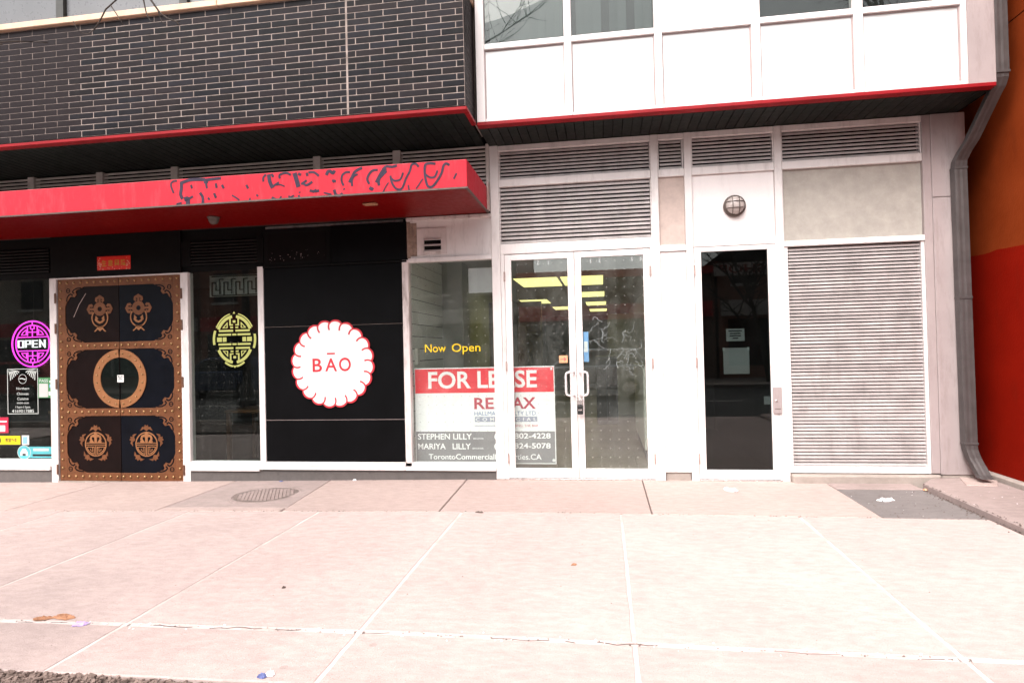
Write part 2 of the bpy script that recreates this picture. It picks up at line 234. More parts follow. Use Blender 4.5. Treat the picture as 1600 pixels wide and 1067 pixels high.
# ------------------------------------------------------------------ mesh helpers
WLOC = {}
class MB:
    def __init__(s): s.v, s.f = [], []
    def add(s, vs, fs):
        n = len(s.v); s.v += [tuple(p) for p in vs]; s.f += [tuple(i+n for i in f) for f in fs]; return s
    def box(s, x0, x1, y0, y1, z0, z1):
        v = [(x0,y0,z0),(x1,y0,z0),(x1,y1,z0),(x0,y1,z0),(x0,y0,z1),(x1,y0,z1),(x1,y1,z1),(x0,y1,z1)]
        return s.add(v, [(0,3,2,1),(4,5,6,7),(0,1,5,4),(1,2,6,5),(2,3,7,6),(3,0,4,7)])
    def prism(s, pts, y0, y1):
        """polygon in XZ (counter-clockwise seen from -Y) extruded from y0 (front) to y1 (back)"""
        n = len(pts)
        a = sum(pts[i][0]*pts[(i+1)%n][1]-pts[(i+1)%n][0]*pts[i][1] for i in range(n))
        if a < 0: pts = pts[::-1]
        v = [(x, y0, z) for x, z in pts] + [(x, y1, z) for x, z in pts]
        return s.add(v, [tuple(range(n)), tuple(range(2*n-1, n-1, -1))] + [(i, i+n, (i+1)%n+n, (i+1)%n) for i in range(n)])
    def slab(s, pts, z0, zt):
        """polygon in XY with top height function zt(x,y)"""
        n = len(pts)
        v = [(x, y, z0) for x, y in pts] + [(x, y, zt(x, y)) for x, y in pts]
        return s.add(v, [tuple(range(n-1, -1, -1)), tuple(range(n, 2*n))] + [(i, (i+1)%n, (i+1)%n+n, i+n) for i in range(n)])
    def ribbon(s, pts, w, y0, y1, closed=False):
        """flat band of width w along an XZ polyline, from y0 (front) to y1 (back)"""
        n = len(pts); Lp, Rp = [], []
        for i in range(n):
            a = pts[i-1] if (i > 0 or closed) else None; b = pts[(i+1) % n] if (i < n-1 or closed) else None
            p = pts[i]; ds = []
            if a is not None: ds.append(Vector((p[0]-a[0], p[1]-a[1])).normalized())
            if b is not None: ds.append(Vector((b[0]-p[0], b[1]-p[1])).normalized())
            d = ds[0] if len(ds) == 1 else (ds[0]+ds[1])
            if d.length < 1e-4: d = ds[0]
            d.normalize(); nn = Vector((-d.y, d.x)); k = 1.0
            if len(ds) == 2: k = 1/max(0.45, ds[0].dot(d))
            ww = w/2*k
            Lp.append((p[0]+nn.x*ww, p[1]+nn.y*ww)); Rp.append((p[0]-nn.x*ww, p[1]-nn.y*ww))
        v = []
        for i in range(n):
            v += [(Lp[i][0], y0, Lp[i][1]), (Rp[i][0], y0, Rp[i][1]), (Lp[i][0], y1, Lp[i][1]), (Rp[i][0], y1, Rp[i][1])]
        fs = []; m = n if closed else n-1
        for i in range(m):
            a, b = 4*i, 4*((i+1) % n)
            fs += [(a, a+1, b+1, b), (a+2, b+2, b+3, a+3), (a, b, b+2, a+2), (a+1, a+3, b+3, b+1)]
        if not closed: fs += [(0, 2, 3, 1), (4*n-4, 4*n-3, 4*n-1, 4*n-2)]
        return s.add(v, fs)
    def tube(s, pts, r, n=6, r1=None, closed=False):
        P = [Vector(p) for p in pts]; m = len(P); v = []
        for i, p in enumerate(P):
            if closed: d = P[(i+1) % m]-P[i-1]
            else: d = P[min(i+1, m-1)]-P[max(i-1, 0)]
            d.normalize(); up = Vector((0, 1, 0)) if abs(d.y) < 0.9 else Vector((1, 0, 0))
            a = d.cross(up).normalized(); b = d.cross(a)
            rr = r if r1 is None else r+(r1-r)*i/max(1, m-1)
            v += [p+(a*math.cos(2*math.pi*k/n)+b*math.sin(2*math.pi*k/n))*rr for k in range(n)]
        fs = []
        for i in range(m if closed else m-1):
            for k in range(n): fs.append((i*n+k, i*n+(k+1) % n, ((i+1) % m)*n+(k+1) % n, ((i+1) % m)*n+k))
        if not closed: fs += [tuple(range(n-1, -1, -1)), tuple((m-1)*n+k for k in range(n))]
        return s.add(v, fs)
    def lathe(s, prof, c, axis='z', n=24):
        """profile [(radius, height)] turned about an axis through c"""
        v = []
        for r, h in prof:
            for k in range(n):
                a = 2*math.pi*k/n; x, y = r*math.cos(a), r*math.sin(a)
                v.append((c[0]+x, c[1]+y, c[2]+h) if axis == 'z' else (c[0]+x, c[1]-h, c[2]+y) if axis == 'y' else (c[0]+h, c[1]+x, c[2]+y))
        fs = []
        for i in range(len(prof)-1):
            for k in range(n): fs.append((i*n+k, i*n+(k+1) % n, (i+1)*n+(k+1) % n, (i+1)*n+k))
        fs += [tuple(range(n-1, -1, -1)), tuple((len(prof)-1)*n+k for k in range(n))]
        return s.add(v, fs)
    def mesh(s, name, mat, bevel=0, smooth=False, center=None):
        me = bpy.data.meshes.new(name)
        c = center or Vector((0, 0, 0))
        me.from_pydata([(p[0]-c[0], p[1]-c[1], p[2]-c[2]) for p in s.v], [], s.f)
        bm = bmesh.new(); bm.from_mesh(me)
        bmesh.ops.recalc_face_normals(bm, faces=bm.faces)
        if bevel: bmesh.ops.bevel(bm, geom=list(bm.edges), offset=bevel, segments=1, affect='EDGES', clamp_overlap=True)
        bm.to_mesh(me); bm.free()
        if smooth: me.polygons.foreach_set('use_smooth', [True]*len(me.polygons))
        me.materials.append(MATS[mat] if isinstance(mat, str) else mat); return me
    def build(s, name, mat, parent=None, bevel=0, smooth=False, label=None, cat=None, group=None, kind=None):
        xs = [min(p[i] for p in s.v) for i in range(3)]; xm = [max(p[i] for p in s.v) for i in range(3)]
        c = Vector(((xs[0]+xm[0])/2, (xs[1]+xm[1])/2, xs[2] if parent is None else (xs[2]+xm[2])/2))
        return place(name, s.mesh(name, mat, bevel, smooth, c), c, parent, label, cat, group, kind)
def props(o, label=None, cat=None, group=None, kind=None):
    if label: o['label'] = label
    if cat: o['category'] = cat
    if group: o['group'] = group
    if kind: o['kind'] = kind
def place(name, me, loc, parent=None, label=None, cat=None, group=None, kind=None):
    o = bpy.data.objects.new(name, me); COL.objects.link(o)
    loc = Vector(loc); WLOC[o.name] = loc
    if parent is not None: o.parent = parent; o.location = loc - WLOC[parent.name]
    else: o.location = loc
    props(o, label, cat, group, kind); return o
def thing(name, loc, label, cat, group=None):
    o = bpy.data.objects.new(name, None); COL.objects.link(o); o.empty_display_size = 0.2
    o.location = loc; WLOC[o.name] = Vector(loc); props(o, label, cat, group); return o
def bx(name, x0, x1, y0, y1, z0, z1, mat, parent=None, bevel=0.0, **k): return MB().box(x0, x1, y0, y1, z0, z1).build(name, mat, parent, bevel, **k)
def text(name, body, x0, x1, z0, z1, y, mat, parent=None, bold=0.0, thick=0.0, spacing=1.0, **k):
    """lettering in the XZ plane scaled to fill the given box"""
    cu = bpy.data.curves.new('t', 'FONT'); cu.body = body; cu.offset = bold; cu.space_character = spacing; cu.resolution_u = 4
    t = bpy.data.objects.new('t', cu); COL.objects.link(t)
    dg = bpy.context.evaluated_depsgraph_get(); me = bpy.data.meshes.new_from_object(t.evaluated_get(dg))
    vs = [v.co.copy() for v in me.vertices]; fs = [tuple(p.vertices) for p in me.polygons]
    bpy.data.objects.remove(t); bpy.data.curves.remove(cu); bpy.data.meshes.remove(me)
    if not vs: return None
    ax, bx_, az, bz = min(v.x for v in vs), max(v.x for v in vs), min(v.y for v in vs), max(v.y for v in vs)
    mb = MB()
    mb.v = [(x0+(v.x-ax)/(bx_-ax)*(x1-x0), y, z0+(v.y-az)/(bz-az)*(z1-z0)) for v in vs]; mb.f = fs
    o = mb.build(name, mat, parent, **k)
    if thick: md = o.modifiers.new('s', 'SOLIDIFY'); md.thickness = thick; md.offset = 0
    return o
def arc(cx, cz, rx, rz, a0, a1, n): return [(cx+rx*math.cos(R(a0+(a1-a0)*i/n)), cz+rz*math.sin(R(a0+(a1-a0)*i/n))) for i in range(n+1)]
def circ(cx, cz, rx, rz, n=32): return arc(cx, cz, rx, rz, 0, 360-360/n, n-1)

# ================================================================== GROUND
def gz(x, y=0): return -0.0145*max(0.0, -1.2-x)
ground = MB().slab([(-90, -60), (90, -60), (90, 40), (-90, 40)], -0.6, lambda x, y: -0.34).build('ground', 'asphalt', kind='structure')
road = MB().slab([(-60, -17.4), (60, -17.4), (60, -6.36), (-60, -6.36)], -0.33, lambda x, y: -0.19).build('road', 'asphalt', kind='structure')
for i in range(14):
    MB().box(-34+i*5.0, -31+i*5.0, -11.95, -11.83, -0.189, -0.185).build('lane_marking', 'far_trim', road)
side = MB()
side.slab([(-12, -6.2), (3.1, -6.2), (3.1, 0.3), (-12, 0.3)], -0.33, lambda x, y: gz(x)-0.035)
sidewalk = side.build('sidewalk', 'joint_dark', kind='structure')
def slab_piece(name, x0, x1, y0, y1, mat, bevel=0.006, parent=None, dz=0.0, pts=None, **k):
    p = pts or [(x0, y0), (x1, y0), (x1, y1), (x0, y1)]
    if mat == 'slab':                       # worn, slightly ragged arrises
        q = []
        for i in range(4):
            (ax, ay), (bx__, by) = p[i], p[(i+1) % 4]; n = max(2, int(math.hypot(bx__-ax, by-ay)/0.09))
            for e in range(n):
                t = e/n; j = 0.0 if e == 0 else 0.005*mnoise.noise((ax*3+bx__+t*9, ay*5+by+t*7, 1.7*i))+random.uniform(-0.002, 0.002)
                q.append((ax+(bx__-ax)*t+(j if i % 2 else 0), ay+(by-ay)*t+(0 if i % 2 else j)))
        p = q
    return MB().slab(p, -0.2, lambda x, y: gz(x)+dz).build(name, mat, parent if parent else sidewalk, bevel, **k)
# pale bands of smooth cement along the joints, sitting 4 mm below the slabs
jx = [-8.3, -6.9, -5.5, -4.08, -2.72, -1.325, 0.118, 1.62]
for x in jx:
    yn = -4.37 if x < -1.4 else -6.15
    MB().slab([(x-0.018, yn), (x+0.018, yn), (x+0.018, -1.46), (x-0.018, -1.46)], -0.2, lambda a, b: gz(a)-0.003).build('cement_joint', 'joint', sidewalk)
for a, b in zip([-9.7]+jx, jx+[3.09]):
    MB().slab([(a+0.028, -3.882), (b-0.028, -3.882), (b-0.028, -3.842), (a+0.028, -3.842)], -0.2, lambda x, y: gz(x)-0.004).build('cement_joint', 'joint', sidewalk)
gx = 0.0085
for a, b in zip([-9.7]+jx, jx+[3.095]):
    slab_piece('paving_slab', a+gx, b-gx, -3.845, -1.44, 'slab')
    if b < -1.3: slab_piece('paving_slab', a+gx, b-gx, -4.375, -3.878, 'slab')
    else: slab_piece('paving_slab', a+gx, b-gx, -6.15, -3.878, 'slab')
bj = [-9.7, -7.9, -6.2, -4.48, -3.15, -1.55, 0.39, 2.285]
for a, b in zip(bj[:-1], bj[1:]):
    grey = a in (-4.48,)
    if a == -1.55: slab_piece('paving_slab', 0, 0, 0, 0, 'slab_band', pts=[(a+0.005, -1.43), (b-0.005, -1.425), (b-0.005, 0.06), (a-0.045, 0.06)])
    elif a == -3.15: slab_piece('paving_slab', 0, 0, 0, 0, 'slab_band', pts=[(a+0.03, -1.43), (b-0.005, -1.43), (b-0.055, 0.06), (a-0.12, 0.06)])
    elif grey: slab_piece('paving_slab', 0, 0, 0, 0, 'slab_grey', pts=[(a+0.005, -1.30), (b+0.02, -1.30), (b-0.13, 0.06), (a+0.005, 0.06)])
    else: slab_piece('paving_slab', a+0.005, b-0.005, -1.43, 0.06, 'slab_band')
slab_piece('paving_slab', -4.475, -3.14, -1.43, -1.31, 'slab_band')
slab_piece('threshold_strip', 1.94, 3.10, -0.36, -0.10, 'slab_grey', dz=0.002, pts=[(2.29, -0.36), (3.10, -0.36), (3.10, 0.05), (2.29, 0.05)])
slab_piece('asphalt_patch', 2.292, 3.10, -1.40, -0.365, 'patch', bevel=0.004, dz=-0.008)
raised = MB().slab([(3.11, -6.15), (3.86, -6.15), (3.86, 0.42), (3.43, 0.42), (3.30, -0.10), (3.11, -0.33)], -0.2, lambda x, y: 0.055 if y > -1.6 else 0.04).build('paving_slab', 'slab_grey', sidewalk, 0.012)
MB().slab([(3.46, -0.42), (3.72, -0.45), (3.86, -0.2), (3.60, -0.02)], 0.0, lambda x, y: 0.062).build('cement_patch', 'slab_band', sidewalk, 0.004)
slab_piece('paving_slab', 3.15, 7.5, -6.15, -2.2, 'slab', dz=0.06)
kerb = MB().box(-40, 40, -6.36, -6.2, -0.33, -0.03).build('kerb', 'kerb', bevel=0.02, kind='structure')
far_walk = MB().slab([(-60, -22), (60, -22), (60, -17.4), (-60, -17.4)], -0.33, lambda x, y: -0.05).build('far_pavement', 'kerb', kind='structure', bevel=0.02)
MB().slab([(-40, -6.2), (-12.0, -6.2), (-12.0, 0.3), (-40, 0.3)], -0.33, lambda x, y: -0.16).build('pavement', 'slab', kind='structure')
MB().slab([(7.5, -6.2), (40, -6.2), (40, -2.0), (7.5, -2.0)], -0.33, lambda x, y: 0.0).build('pavement', 'slab', kind='structure')
# mulch of the tree pit
bed = MB().slab([(-9.5, -6.19), (-1.345, -6.19), (-1.345, -4.38), (-9.5, -4.38)], -0.3, lambda x, y: -0.045).build('tree_pit', 'mulch_base', kind='structure')
mu = MB()
for i in range(7500):
    if i < 6300: x, y = random.uniform(-3.4, -1.36), random.uniform(-4.72, -4.385)
    else: x, y = random.uniform(-8, -1.36), random.uniform(-6.1, -4.4)
    s = random.uniform(0.005, 0.017); a = random.uniform(0, 6.28); h = random.uniform(0.004, 0.012)
    z = -0.045+random.uniform(0, 0.022)
    c_, s_ = math.cos(a), math.sin(a); t = random.uniform(-0.4, 0.4)
    v = [(x+c_*u*s-s_*w*s*0.5, y+s_*u*s+c_*w*s*0.5, z+(h if k else 0)+t*u*s) for k in (0, 1) for u, w in ((-1, -1), (1, -0.8), (0.9, 1), (-0.8, 0.9))]
    mu.add(v, [(0, 3, 2, 1), (4, 5, 6, 7), (0, 1, 5, 4), (1, 2, 6, 5), (2, 3, 7, 6), (3, 0, 4, 7)])
mu.build('mulch', 'mulch', label='brown mulch chips in the tree pit at the lower left corner', cat='mulch', kind='stuff')

# manhole cover
mc = (-3.66, -0.77); mz = gz(mc[0])
man = thing('manhole_cover', (mc[0], mc[1], mz), 'round ribbed iron manhole cover in the pavement below the black panel', 'manhole cover')
MB().lathe([(0.385, -0.01), (0.385, 0.004), (0.35, 0.006), (0.345, 0.001)], (mc[0], mc[1], mz), n=40).build('rim', 'slab_grey', man)
MB().lathe([(0.34, -0.01), (0.34, 0.003), (0.33, 0.0045)], (mc[0], mc[1], mz), n=40).build('plate', 'iron', man)
rb = MB()
for i in range(-7, 8):
    for j in range(-7, 8):
        x, y = i*0.042+(0.021 if j % 2 else 0), j*0.042
        if x*x+y*y < 0.29**2:
            s = 0.014; rb.box(mc[0]+x-s*1.2, mc[0]+x+s*1.2, mc[1]+y-s*0.6, mc[1]+y+s*0.6, mz+0.004, mz+0.010)
rb.build('tread_pattern', 'slab_grey', man, kind='stuff')

# ================================================================== BUILDING
BLD = thing('commercial_building', (-2.5, 0.0, 0.0), 'two-storey commercial building with dark brick bay, white panelled bay and storefronts below', 'building')
P = BLD
# ---- brick bay (front face y = -1.1)
YB, BH, BL_ = -1.10, 0.0645, 0.2975
bw = MB(); bw.box(-10.2, -1.287, YB-0.0025, -0.2, 3.885, 5.14)
brick_wall = bw.build('brick_wall', 'mortar', P)
zc0 = 3.893
bricks = []
for c in range(19):
    z0 = zc0+c*BH+0.004; z1 = z0+BH-0.0078
    if z1 > 5.15: break
    par = c % 2
    right = -1.286; js = []
    x = -1.365 if par == 0 else -1.514
    edges = [right]
    while x > -2.49: edges.append(x); x -= BL_
    edges.append(-2.495)
    segs = [(edges[i+1], edges[i]) for i in range(len(edges)-1)]
    edges = [-2.507]; x = -2.572 if par == 0 else -2.721
    while x > -10.2: edges.append(x); x -= BL_
    segs += [(edges[i+1], edges[i]) for i in range(len(edges)-1)]
    for a, b in segs: bricks.append((a+0.0045, b-0.0045, z0, z1))
bricks.sort(key=lambda q: -q[1])
cache = {}
rest = MB(); nb = 0
for a, b, z0, z1 in bricks:
    if b < -10: continue
    if nb < 300 and b-a > 0.03:
        k = round(b-a, 3)
        if k not in cache: cache[k] = MB().box(-k/2, k/2, -0.006, 0.03, -(z1-z0)/2, (z1-z0)/2).mesh('brick', 'brick', 0.0025)
        o = place('brick', cache[k], ((a+b)/2, YB+random.uniform(-0.0012, 0.0012), (z0+z1)/2), brick_wall); nb += 1
        o.rotation_euler = (random.uniform(-0.004, 0.004), 0, random.uniform(-0.003, 0.003))
    else: rest.box(a, b, YB-0.006, YB+0.03, z0, z1)
for c in range(19):            # return of the bay towards the white one
    z0 = zc0+c*BH+0.004; z1 = z0+BH-0.009
    y = YB-0.003
    st = 0.22 if c % 2 else 0.075
    while y < -0.66:
        rest.box(-1.30, -1.284, y+0.0045, min(y+st, -0.64)-0.0045, z0, z1); y += st; st = BL_
rest.build('brick', 'brick', brick_wall, kind='stuff')
MB().box(-10.2, -1.284, YB-0.015, YB+0.01, 3.868, 3.889).build('flashing', 'void', P)
for x0, x1 in ((-10.2, -6.9), (-6.895, -3.9), (-3.895, -1.27)):
    MB().box(x0, x1, YB-0.05, -0.6, 5.128, 5.195).build('coping', 'coping', P, 0.006)
# grey strip windows over the brick
for i in range(6):
    x1 = -1.35-i*1.5
    fr = bx('strip_window', x1-1.46, x1-0.06, YB+0.10, YB+0.14, 5.2, 6.5, 'upper_grey', P, 0.004)
    bx('frame', x1-0.055, x1+0.035, YB+0.06, YB+0.13, 5.2, 6.5, 'lattice', fr)
bx('upper_wall', -10.2, -1.30, YB+0.15, 10, 5.2, 8.2, 'far_grey', P)
# red trim under both bays
bx('trim', -10.2, -1.262, YB-0.045, YB+0.05, 3.833, 3.867, 'trim_red', P, 0.005)
MB().box(-1.31, -1.262, YB+0.052, -0.70, 3.833, 3.867).build('trim', 'trim_red', P, 0.005)
bx('trim', -1.255, 3.68, -0.70, -0.60, 3.828, 3.866, 'trim_red', P, 0.005)
# soffits of dark boards
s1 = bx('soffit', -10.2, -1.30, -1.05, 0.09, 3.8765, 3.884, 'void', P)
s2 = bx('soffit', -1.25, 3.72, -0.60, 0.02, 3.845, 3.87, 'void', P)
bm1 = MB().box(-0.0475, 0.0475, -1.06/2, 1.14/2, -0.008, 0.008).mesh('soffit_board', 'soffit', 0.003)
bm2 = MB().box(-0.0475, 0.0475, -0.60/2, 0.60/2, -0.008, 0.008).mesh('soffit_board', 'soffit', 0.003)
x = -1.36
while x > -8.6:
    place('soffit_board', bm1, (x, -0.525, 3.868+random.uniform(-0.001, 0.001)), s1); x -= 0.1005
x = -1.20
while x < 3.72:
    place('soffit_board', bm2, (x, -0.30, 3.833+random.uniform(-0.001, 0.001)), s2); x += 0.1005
# ---- white bay (front face y = -0.65)
YW = -0.65
bx('bay_wall', -1.28, 3.70, YW+0.12, 10, 3.875, 8.2, 'dark_room', P)
edges = [(-1.255, -1.165), (-0.325, -0.25), (0.585, 0.66), (1.52, 1.605), (2.465, 2.55), (3.405, 3.455)]
for a, b in edges: bx('mullion', a, b, YW-0.03, YW+0.08, 3.87, 6.9, 'white_clean', P, 0.005)
bx('corner_panel', 3.455, 3.70, YW-0.02, YW+0.11, 3.87, 6.9, 'pilaster', P, 0.006)
bx('side_panel', 3.66, 3.705, YW+0.115, 0.3, 3.875, 6.9, 'pilaster', P)
for i in range(5):
    a, b = edges[i][1], edges[i+1][0]
    bx('transom', a+0.001, b-0.001, YW-0.024, YW+0.07, 3.872, 3.905, 'white_clean', P, 0.004)
    sp_ = bx('spandrel_panel', a+0.002, b-0.002, YW+0.004, YW+0.02, 3.90, 4.64, 'spandrel', P)
    MB().box(a+0.001, a+0.011, YW-0.006, YW+0.003, 3.906, 4.63).box(b-0.013, b-0.001, YW-0.006, YW+0.003, 3.906, 4.63).box(a+0.014, b-0.014, YW-0.006, YW+0.003, 4.620, 4.63).build('gasket', 'gasket', sp_)  # frame gaskets darkened and widened; their colour also holds the thin shadow lines
    bx('window_sill', a+0.001, b-0.001, YW-0.028, YW+0.07, 4.632, 4.668, 'white_clean', P, 0.005)
    bx('window_sill', a+0.001, b-0.001, YW-0.012, YW+0.07, 4.669, 4.70, 'white_clean', P, 0.004)
    if i == 2:
        bx('spandrel_panel', a+0.002, b-0.002, YW+0.004, YW+0.02, 4.70, 6.5, 'spandrel', P)
        continue
    w_ = bx('window', a+0.002, b-0.002, YW+0.02, YW+0.028, 4.70, 6.4, 'glass_upper', P)
    bx('transom', a+0.001, b-0.001, YW-0.02, YW+0.07, 6.4, 6.46, 'white_clean', P)
    if i < 2:
        x = a+0.05; k = 0
        while x < b-0.02:
            gap = 0.0
            if i == 1 and k in (2, 4): gap = 0.085
            t = random.uniform(-0.3, 0.3)*0.03
            MB().add([(x, YW+0.06+t, 4.70), (x+0.088, YW+0.075-t, 4.70), (x+0.088, YW+0.075-t, 6.4), (x, YW+0.06+t, 6.4), (x, YW+0.063+t, 4.70), (x+0.088, YW+0.078-t, 4.70), (x+0.088, YW+0.078-t, 6.4), (x, YW+0.063+t, 6.4)],
                     [(0, 1, 2, 3), (7, 6, 5, 4), (0, 4, 5, 1), (1, 5, 6, 2), (2, 6, 7, 3), (3, 7, 4, 0)]).build('blind_slat', 'blind', w_)
            x += 0.086+gap; k += 1

# ---- ground floor framing helpers
def bar(x0, x1, z0, z1, y0=-0.05, y1=0.06, mat='white', name='frame_bar', bevel=0.004): return bx(name, x0, x1, y0, y1, z0, z1, mat, P, bevel)
def louvre(x0, x1, z0, z1, n, mat='slat', lip=0.50, frame=0.0, fmat='white', back='void'):
    L_ = bx('louvre', x0, x1, 0.045, 0.06, z0, z1, back, P)
    pitch = (z1-z0)/n; d = pitch*0.9
    hw = (x1-x0)/2-0.003
    y0_, y1_ = -0.022, 0.022
    zt = lip-0.30; prof = [(y0_, -pitch*0.30), (y0_, pitch*zt), (y1_, pitch*(zt+0.42)), (y1_, pitch*(zt+0.34)), (y0_+0.006, pitch*(zt-0.08)), (y0_+0.006, -pitch*0.30)]
    m = len(prof)
    v = [(-hw, y, z) for y, z in prof]+[(hw, y, z) for y, z in prof]
    me = MB().add(v, [tuple(range(m)), tuple(range(2*m-1, m-1, -1))]+[(i, i+m, (i+1) % m+m, (i+1) % m) for i in range(m)]).mesh('slat', mat)
    for i in range(n):
        o = place('slat', me, ((x0+x1)/2, 0.0, z0+pitch*(i+0.42)), L_)
        o.rotation_euler = (random.uniform(-0.05, 0.05), random.uniform(-0.0012, 0.0012), 0)
    return L_
# vertical posts
bar(-1.245, -1.145, 0.0, 3.824, -0.055, 0.07)
bar(0.565, 0.645, 0.0, 3.82, -0.055, 0.07)
bar(0.925, 1.005, 0.0, 3.82, -0.055, 0.07)
bar(1.868, 1.945, 0.0, 3.82, -0.055, 0.07)
bar(3.335, 3.415, 0.095, 3.82, -0.055, 0.07, 'pilaster')
bx('pilaster', 3.415, 3.74, -0.07, 0.40, 0.085, 2.95, 'pilaster', P, 0.006)
bx('pilaster', 3.415, 3.74, -0.07, 0.40, 2.954, 3.82, 'pilaster', P, 0.006)
# top rail and rail between the louvre rows
for a, b in ((-1.145, 0.565), (0.645, 0.925), (1.005, 1.868), (1.945, 3.335)):
    bar(a+0.001, b-0.001, 3.755, 3.82, -0.05, 0.06)
    bar(a+0.001, b-0.001, 3.345, 3.43, -0.05, 0.06)
louvre(-1.135, 0.555, 3.432, 3.754, 8); louvre(0.665, 0.905, 3.432, 3.754, 8); louvre(1.018, 1.855, 3.432, 3.754, 8); louvre(1.96, 3.32, 3.432, 3.754, 8)
for x in (-1.1435, 0.5565, 0.647, 0.907, 1.0065, 1.8565, 1.947, 3.322): bx('frame_bar', x, x+0.011, -0.034, 0.04, 3.432, 3.754, 'white', P)
# double door bay
louvre(-1.135, 0.555, 2.69, 3.34, 14)
for x in (-1.1435, 0.5565): bx('frame_bar', x, x+0.008, -0.03, 0.04, 2.69, 3.344, 'white', P)
bar(-1.144, 0.564, 2.57, 2.688, -0.05, 0.06)
# narrow filler bay
bx('panel', 0.647, 0.923, -0.02, 0.03, 2.592, 3.343, 'beige_pink', P)
bar(0.646, 0.924, 2.52, 2.59, -0.05, 0.06)
bx('panel', 0.647, 0.923, -0.03, 0.03, 0.185, 2.518, 'white_clean', P, 0.003)
bar(0.646, 0.924, 0.09, 0.183, -0.048, 0.05)
bx('footing', 0.65, 0.92, -0.03, 0.05, -0.02, 0.088, 'kerb', P, 0.01)
# lamp panel
bx('panel', 1.007, 1.866, -0.02, 0.03, 2.63, 3.343, 'white_clean', P, 0.003)
bar(1.006, 1.867, 2.552, 2.628, -0.05, 0.06)
# right bay: beige panel over the tall louvre
bx('panel', 1.957, 3.333, -0.012, 0.03, 2.572, 3.343, 'beige', P)
bx('frame_bar', 1.946, 1.956, -0.03, 0.03, 2.572, 3.343, 'white', P)
bar(1.946, 3.334, 2.512, 2.571, -0.062, 0.05)
louvre(1.985, 3.30, 0.165, 2.500, 63, 'slat', lip=0.54)
bx('frame_bar', 1.946, 1.983, -0.045, 0.04, 0.092, 2.510, 'white', P, 0.003); bx('frame_bar', 3.302, 3.334, -0.045, 0.04, 0.092, 2.510, 'white', P, 0.003)
bx('frame_bar', 1.984, 3.301, -0.045, 0.04, 0.092, 0.163, 'white', P, 0.003)
MB().slab([(1.95, -0.13), (3.30, -0.12), (3.42, -0.075), (3.42, 0.1), (1.95, 0.1)], -0.1, lambda x, y: 0.083).build('concrete_plinth', 'kerb', P, 0.015)
bx('concrete_plinth', 3.425, 3.74, -0.06, 0.39, 0.0, 0.083, 'kerb', P, 0.01)

# ---- lease window bay
bar(-2.322, -2.245, 0.09, 2.56, -0.05, 0.06, 'white_dirty')
bar(-2.244, -1.246, 2.525, 2.575, -0.05, 0.06)
bx('window', -2.244, -1.246, 0.0, 0.010, 0.185, 2.524, 'glass_lease', P)
bx('panel', -2.22, -1.246, -0.02, 0.03, 2.578, 3.008, 'white', P)
bar(-2.26, -1.246, 3.01, 3.052, -0.05, 0.06, 'white_dirty')
bx('panel', -2.259, -2.222, -0.03, 0.03, 2.578, 3.008, 'grime', P)
bx('panel', -2.2215, -2.14, -0.0235, -0.0202, 2.60, 2.99, 'grime', P)
vent = bx('vent', -2.135, -1.782, -0.035, -0.021, 2.610, 2.922, 'white_dirty', P, 0.003)
bx('opening', -2.045, -1.845, -0.0385, -0.0355, 2.648, 2.80, 'void', vent)  # flat black plate; the shade inside the vent is put into its colour
for z in (2.655, 2.722, 2.79): MB().add([(-2.05, -0.06, z-0.012), (-1.84, -0.06, z-0.012), (-1.84, -0.036, z+0.012), (-2.05, -0.036, z+0.012), (-2.05, -0.058, z-0.015), (-1.84, -0.058, z-0.015), (-1.84, -0.034, z+0.009), (-2.05, -0.034, z+0.009)], [(0, 1, 2, 3), (7, 6, 5, 4), (0, 4, 5, 1), (1, 5, 6, 2), (2, 6, 7, 3), (3, 7, 4, 0)]).build('vent_slat', 'white', vent)
for a, b in ((-2.322, -1.246),):
    bar(a, b, 0.095, 0.135, -0.075, 0.05); bar(a, b, 0.138, 0.183, -0.05, 0.05)
# ---- black panel bay
for z0, z1 in ((0.19, 0.686), (0.694, 1.812), (1.822, 2.53)):
    bx('black_panel', -4.075, -2.326, -0.045, 0.02, z0, z1, 'black_panel', P, 0.006)
bx('backing', -4.08, -2.323, 0.021, 0.05, 0.19, 3.05, 'white_dirty', P)
bx('black_panel', -3.205, -2.262, -0.05, 0.02, 2.56, 3.012, 'black_panel', P, 0.006)
MB().box(-4.07, -2.33, -0.0425, -0.03, 0.6882, 0.6918).build('joint_bead', 'gasket', P)
MB().box(-4.07, -2.33, -0.043, -0.03, 1.8155, 1.8185).build('joint_bead', 'iron', P)
bv = bx('vent', -4.075, -3.212, -0.03, 0.02, 2.56, 3.012, 'black_wood', P, 0.004)
bx('opening', -4.02, -3.27, -0.034, -0.031, 2.60, 2.95, 'void', bv)  # black plate on the vent face, its colour standing for the recess's shade
sk = MB(); rk = random.Random(9)
for k in range(30):
    x, z, s = rk.uniform(-4.0, -3.29), 2.605+abs(rk.gauss(0, 0.09)), rk.uniform(0.0015, 0.005)
    sk.prism([(x-s, z), (x, z-s), (x+s, z), (x, z+s*1.4)], -0.0352, -0.0342)
sk.build('dropping', 'gasket', bv, kind='stuff')
bx('frame_bar', -4.075, -2.262, -0.055, 0.02, 2.533, 2.557, 'black_wood', P)
bar(-4.155, -4.078, 0.09, 2.56, -0.05, 0.06, 'white')
bar(-4.155, -2.324, 0.095, 0.135, -0.075, 0.05); bar(-4.077, -2.324, 0.138, 0.188, -0.05, 0.05)
